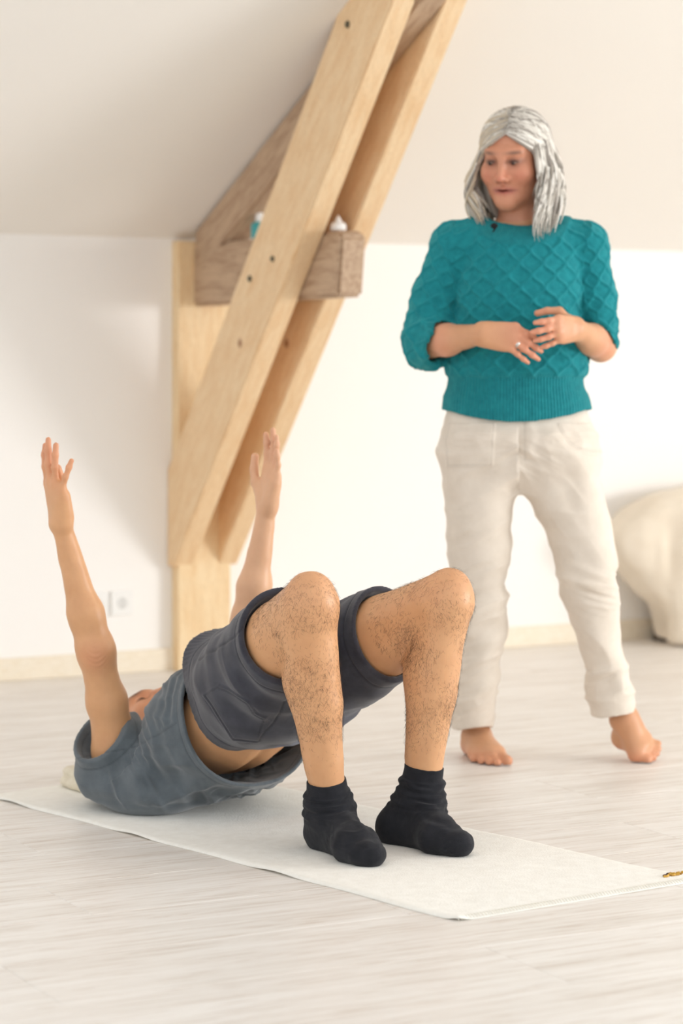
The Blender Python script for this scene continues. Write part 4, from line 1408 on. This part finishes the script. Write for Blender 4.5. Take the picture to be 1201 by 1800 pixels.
    set_col(o, np.stack([rib, np.where(band > .5, arcx, arcx * 1.2) + 1, rib * 0], 1), 'Rib')
    reparent(o, lady)
sweater()

# ---- hair: locks running from the parting over the skull and falling in waves to the shoulders
M_HAIR = mat('silver_hair', lin(205, 200, 192), .6)
def hair_nodes():
    nt, N, Lk, b = nodes(M_HAIR)
    a = N.new('ShaderNodeAttribute'); a.attribute_name = 'Col'
    Lk.new(a.outputs['Color'], b.inputs['Base Color'])
    b.inputs['Specular IOR Level'].default_value = .5
hair_nodes()
def hair():
    rng = np.random.default_rng(11)
    C = HD
    # under-layer that closes the volume
    F = Field(C - [.14, .15, .22], C + [.15, .15, .16], .003)
    F.put(ell(C + HR[1] * -.022 + HR[2] * .028, (.079, .098, .083), HR), .01)
    F.put(ell(C + np.array([.012, .045, -.07]), (.092, .062, .115)), .04)
    F.put(ell(C + HR[1] * .085 - HR[2] * .040 , (.066, .074, .098), HR), .012, 'sub')
    F.put(cone(C + np.array([-.004, .0, -.06]), C + np.array([.0, -.02, -.2]), .058, .062), .01, 'sub')
    v, f = F.mesh(2)
    n = vnormals(v, f)
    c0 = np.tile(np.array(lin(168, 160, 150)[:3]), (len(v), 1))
    P, Rr, G = [], [], []
    HX = -HR[0]                                   # towards the right of the picture
    cap_c = C + HR[2] * .028 - HR[1] * .018
    def cap(d, k):
        q = np.array([d @ HX, d @ HR[1], d @ HR[2]])
        r = 1 / np.sqrt((q[0] / .083) ** 2 + (q[1] / .103) ** 2 + (q[2] / .088) ** 2)
        return cap_c + d * r * k
    NP = 26
    for i in range(900):
        side = 1 if rng.random() < .54 else -1
        if side > 0: az = math.radians(rng.uniform(47, 181)) if rng.random() < .8 else math.radians(rng.uniform(47, 75))
        else: az = -math.radians(rng.uniform(66, 181)) if rng.random() < .70 else -math.radians(rng.uniform(50, 85))
        el = math.radians(rng.uniform(-8, 8))
        if side < 0 and az > -math.radians(86): el += math.radians(-8)
        back = min(abs(az) / math.pi, 1)
        st = np.clip((back - .33) * 1.25 + rng.normal(0, .12), 0, 1) if rng.random() < .8 else rng.uniform(0, .5)
        aa = math.radians(24 + 115 * st)                 # angle along the parting, from the hairline back
        pd = nrm(HR[1] * math.cos(aa) + HR[2] * math.sin(aa) + HX * (.10 + side * .015 + rng.normal(0, .025)))
        ex = nrm((HX * math.sin(az) + HR[1] * math.cos(az)) * math.cos(el) + HR[2] * math.sin(el))
        lay = rng.uniform(.97, 1.05)
        om = math.acos(np.clip(pd @ ex, -1, 1)); pts = []
        bulge = (.10 if side < 0 and az > -math.radians(95) else 0)
        for q in (0, .25, .5, .75, 1):
            d_ = nrm((math.sin((1 - q) * om) * pd + math.sin(q * om) * ex) / math.sin(om) + HR[1] * bulge * math.sin(q * math.pi))
            pts.append(cap(d_, lay + .02 * q))
        d = nrm((pts[-1] - C) * [1, 1, 0])
        fl = rng.uniform(.93, 1.05)
        rx, ry = (.114, .100) if side > 0 else (.110, .098)
        if side < 0: wz = rng.uniform(-.09, -.06)
        else: wz = rng.uniform(-.10, -.06)
        hard = np.linalg.norm((pts[-1] - C)[:2])
        tgt = d * np.array([rx, ry, 0]) * fl
        wav = C + (tgt if hard < np.linalg.norm(tgt) else d * hard) + UP * wz
        endz = rng.uniform(-.228, -.155) if rng.random() < .75 else rng.uniform(-.165, -.11)
        inw = (.84 if side < 0 else .90)
        end = C + (wav - C) * [1, 1, 0] * inw * rng.uniform(.86, 1.06) + UP * endz
        pts += [pts[-1] * .5 + wav * .5 + d * .004, wav, wav * .45 + end * .55 + d * .006, end]
        pts = np.array(pts)
        seg = np.concatenate([[0], np.cumsum(np.linalg.norm(np.diff(pts, axis=0), axis=1))])
        t = np.linspace(0, seg[-1], NP)
        path = np.stack([catmull(t, seg, pts[:, k]) for k in range(3)], 1)
        u = t / seg[-1]
        ph = rng.normal(0, .45) + (2.4 if side > 0 else .3) + az * 1.5
        amp = .016 * sstep(u, .40, .75)
        tang = np.cross(d, UP)
        path += (amp * np.sin(u * 12.5 + ph))[:, None] * tang[None] + (amp * .7 * np.sin(u * 11.5 + ph + 1.3))[:, None] * d[None]
        path += rng.normal(0, .0025, 3)[None] * sstep(u, .3, .7)[:, None]
        r = rng.uniform(.0018, .0040) * (.6 + .4 * np.sin(np.clip(u, 0, 1) * np.pi)) * (1 - .8 * sstep(u, .8, 1))
        P.append(path); Rr.append(r)
        g = rng.normal(0, 1)
        base = np.array(lin(222, 217, 208)[:3]) if g > -.2 else np.array(lin(180, 173, 164)[:3])
        if g < -1.2: base = np.array(lin(140, 132, 124)[:3])
        if g > .8: base = np.array(lin(240, 237, 230)[:3])
        if side < 0 and rng.random() < .35: base = np.array(lin(206, 192, 170)[:3])
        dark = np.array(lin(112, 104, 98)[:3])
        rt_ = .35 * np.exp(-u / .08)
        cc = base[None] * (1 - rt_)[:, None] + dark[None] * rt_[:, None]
        G.append(np.repeat(cc, 5, 0))
    tv, tf = tubes(P, Rr, 5)
    o = mesh_np('hair', np.vstack([v, tv]), np.vstack([f, tf + len(v)]), M_HAIR)
    set_col(o, np.clip(np.vstack([c0] + G), 0, 1)); reparent(o, lady)
hair()

# ---- rings, microphone, clip
M_SILVER = mat('silver', lin(210, 208, 204), .3, Metallic=1.0)
M_GOLDR = mat('gold_ring', lin(214, 186, 120), .3, Metallic=1.0)
M_STONE = mat('green_stone', lin(150, 170, 110), .2)
M_BLACK = mat('black_foam', lin(18, 18, 20), .9)
def ring(name, c, ax, r, h, m, parent):
    e1 = nrm(np.cross(ax, [.3, .2, .9])); e2 = np.cross(ax, e1); S = 24
    prof = [(r, -h / 2), (r + .0012, -h / 2), (r + .0016, 0), (r + .0012, h / 2), (r, h / 2), (r - .0003, 0)]
    V_ = []; 
    for k in range(S):
        a = 2 * np.pi * k / S; d = e1 * math.cos(a) + e2 * math.sin(a)
        V_ += [c + d * q + np.asarray(ax) * hh for q, hh in prof]
    n_ = len(prof); f_ = []
    for k in range(S):
        for j in range(n_):
            f_.append((k * n_ + j, k * n_ + (j + 1) % n_, ((k + 1) % S) * n_ + (j + 1) % n_, ((k + 1) % S) * n_ + j))
    o = mesh_np(name, np.array(V_), f_, m); reparent(o, parent); return o

j = HANDS['R'][0][2]; c = j[0] * .62 + j[1] * .38
ring('finger_ring', c, nrm(j[1] - j[0]), j[2] * 1.06 + .0004, .009, M_SILVER, lady)
j = HANDS['L'][0][2]; c = j[0] * .70 + j[1] * .30
rg = ring('finger_ring', c, nrm(j[1] - j[0]), j[2] * 1.06 + .0004, .0035, M_GOLDR, lady)
FF = Field(c - .012 + [0, -.009, 0], c + .012 + [0, -.009, 0], .0012)
FF.put(ell(c + np.array([0, -.0115, .003]), (.0062, .0035, .0055)), .001)
vv, ff = FF.mesh(1); stn = mesh_np('stone', vv, ff, M_STONE); stn.parent = rg; stn.matrix_parent_inverse = rg.matrix_parent_inverse
# clip-on microphone at the neckline
c = w(869, 397, 6.085)
FF = Field(c - .02, c + .02, .0015)
FF.put(ell(c, (.0095, .008, .0075)), .002); FF.put(cone(c + [.004, .004, -.003], c + [-.002, .010, -.014], .003, .0022), .002)
vv, ff = FF.mesh(1); o = mesh_np('clip_microphone', vv, ff, M_BLACK); reparent(o, lady)
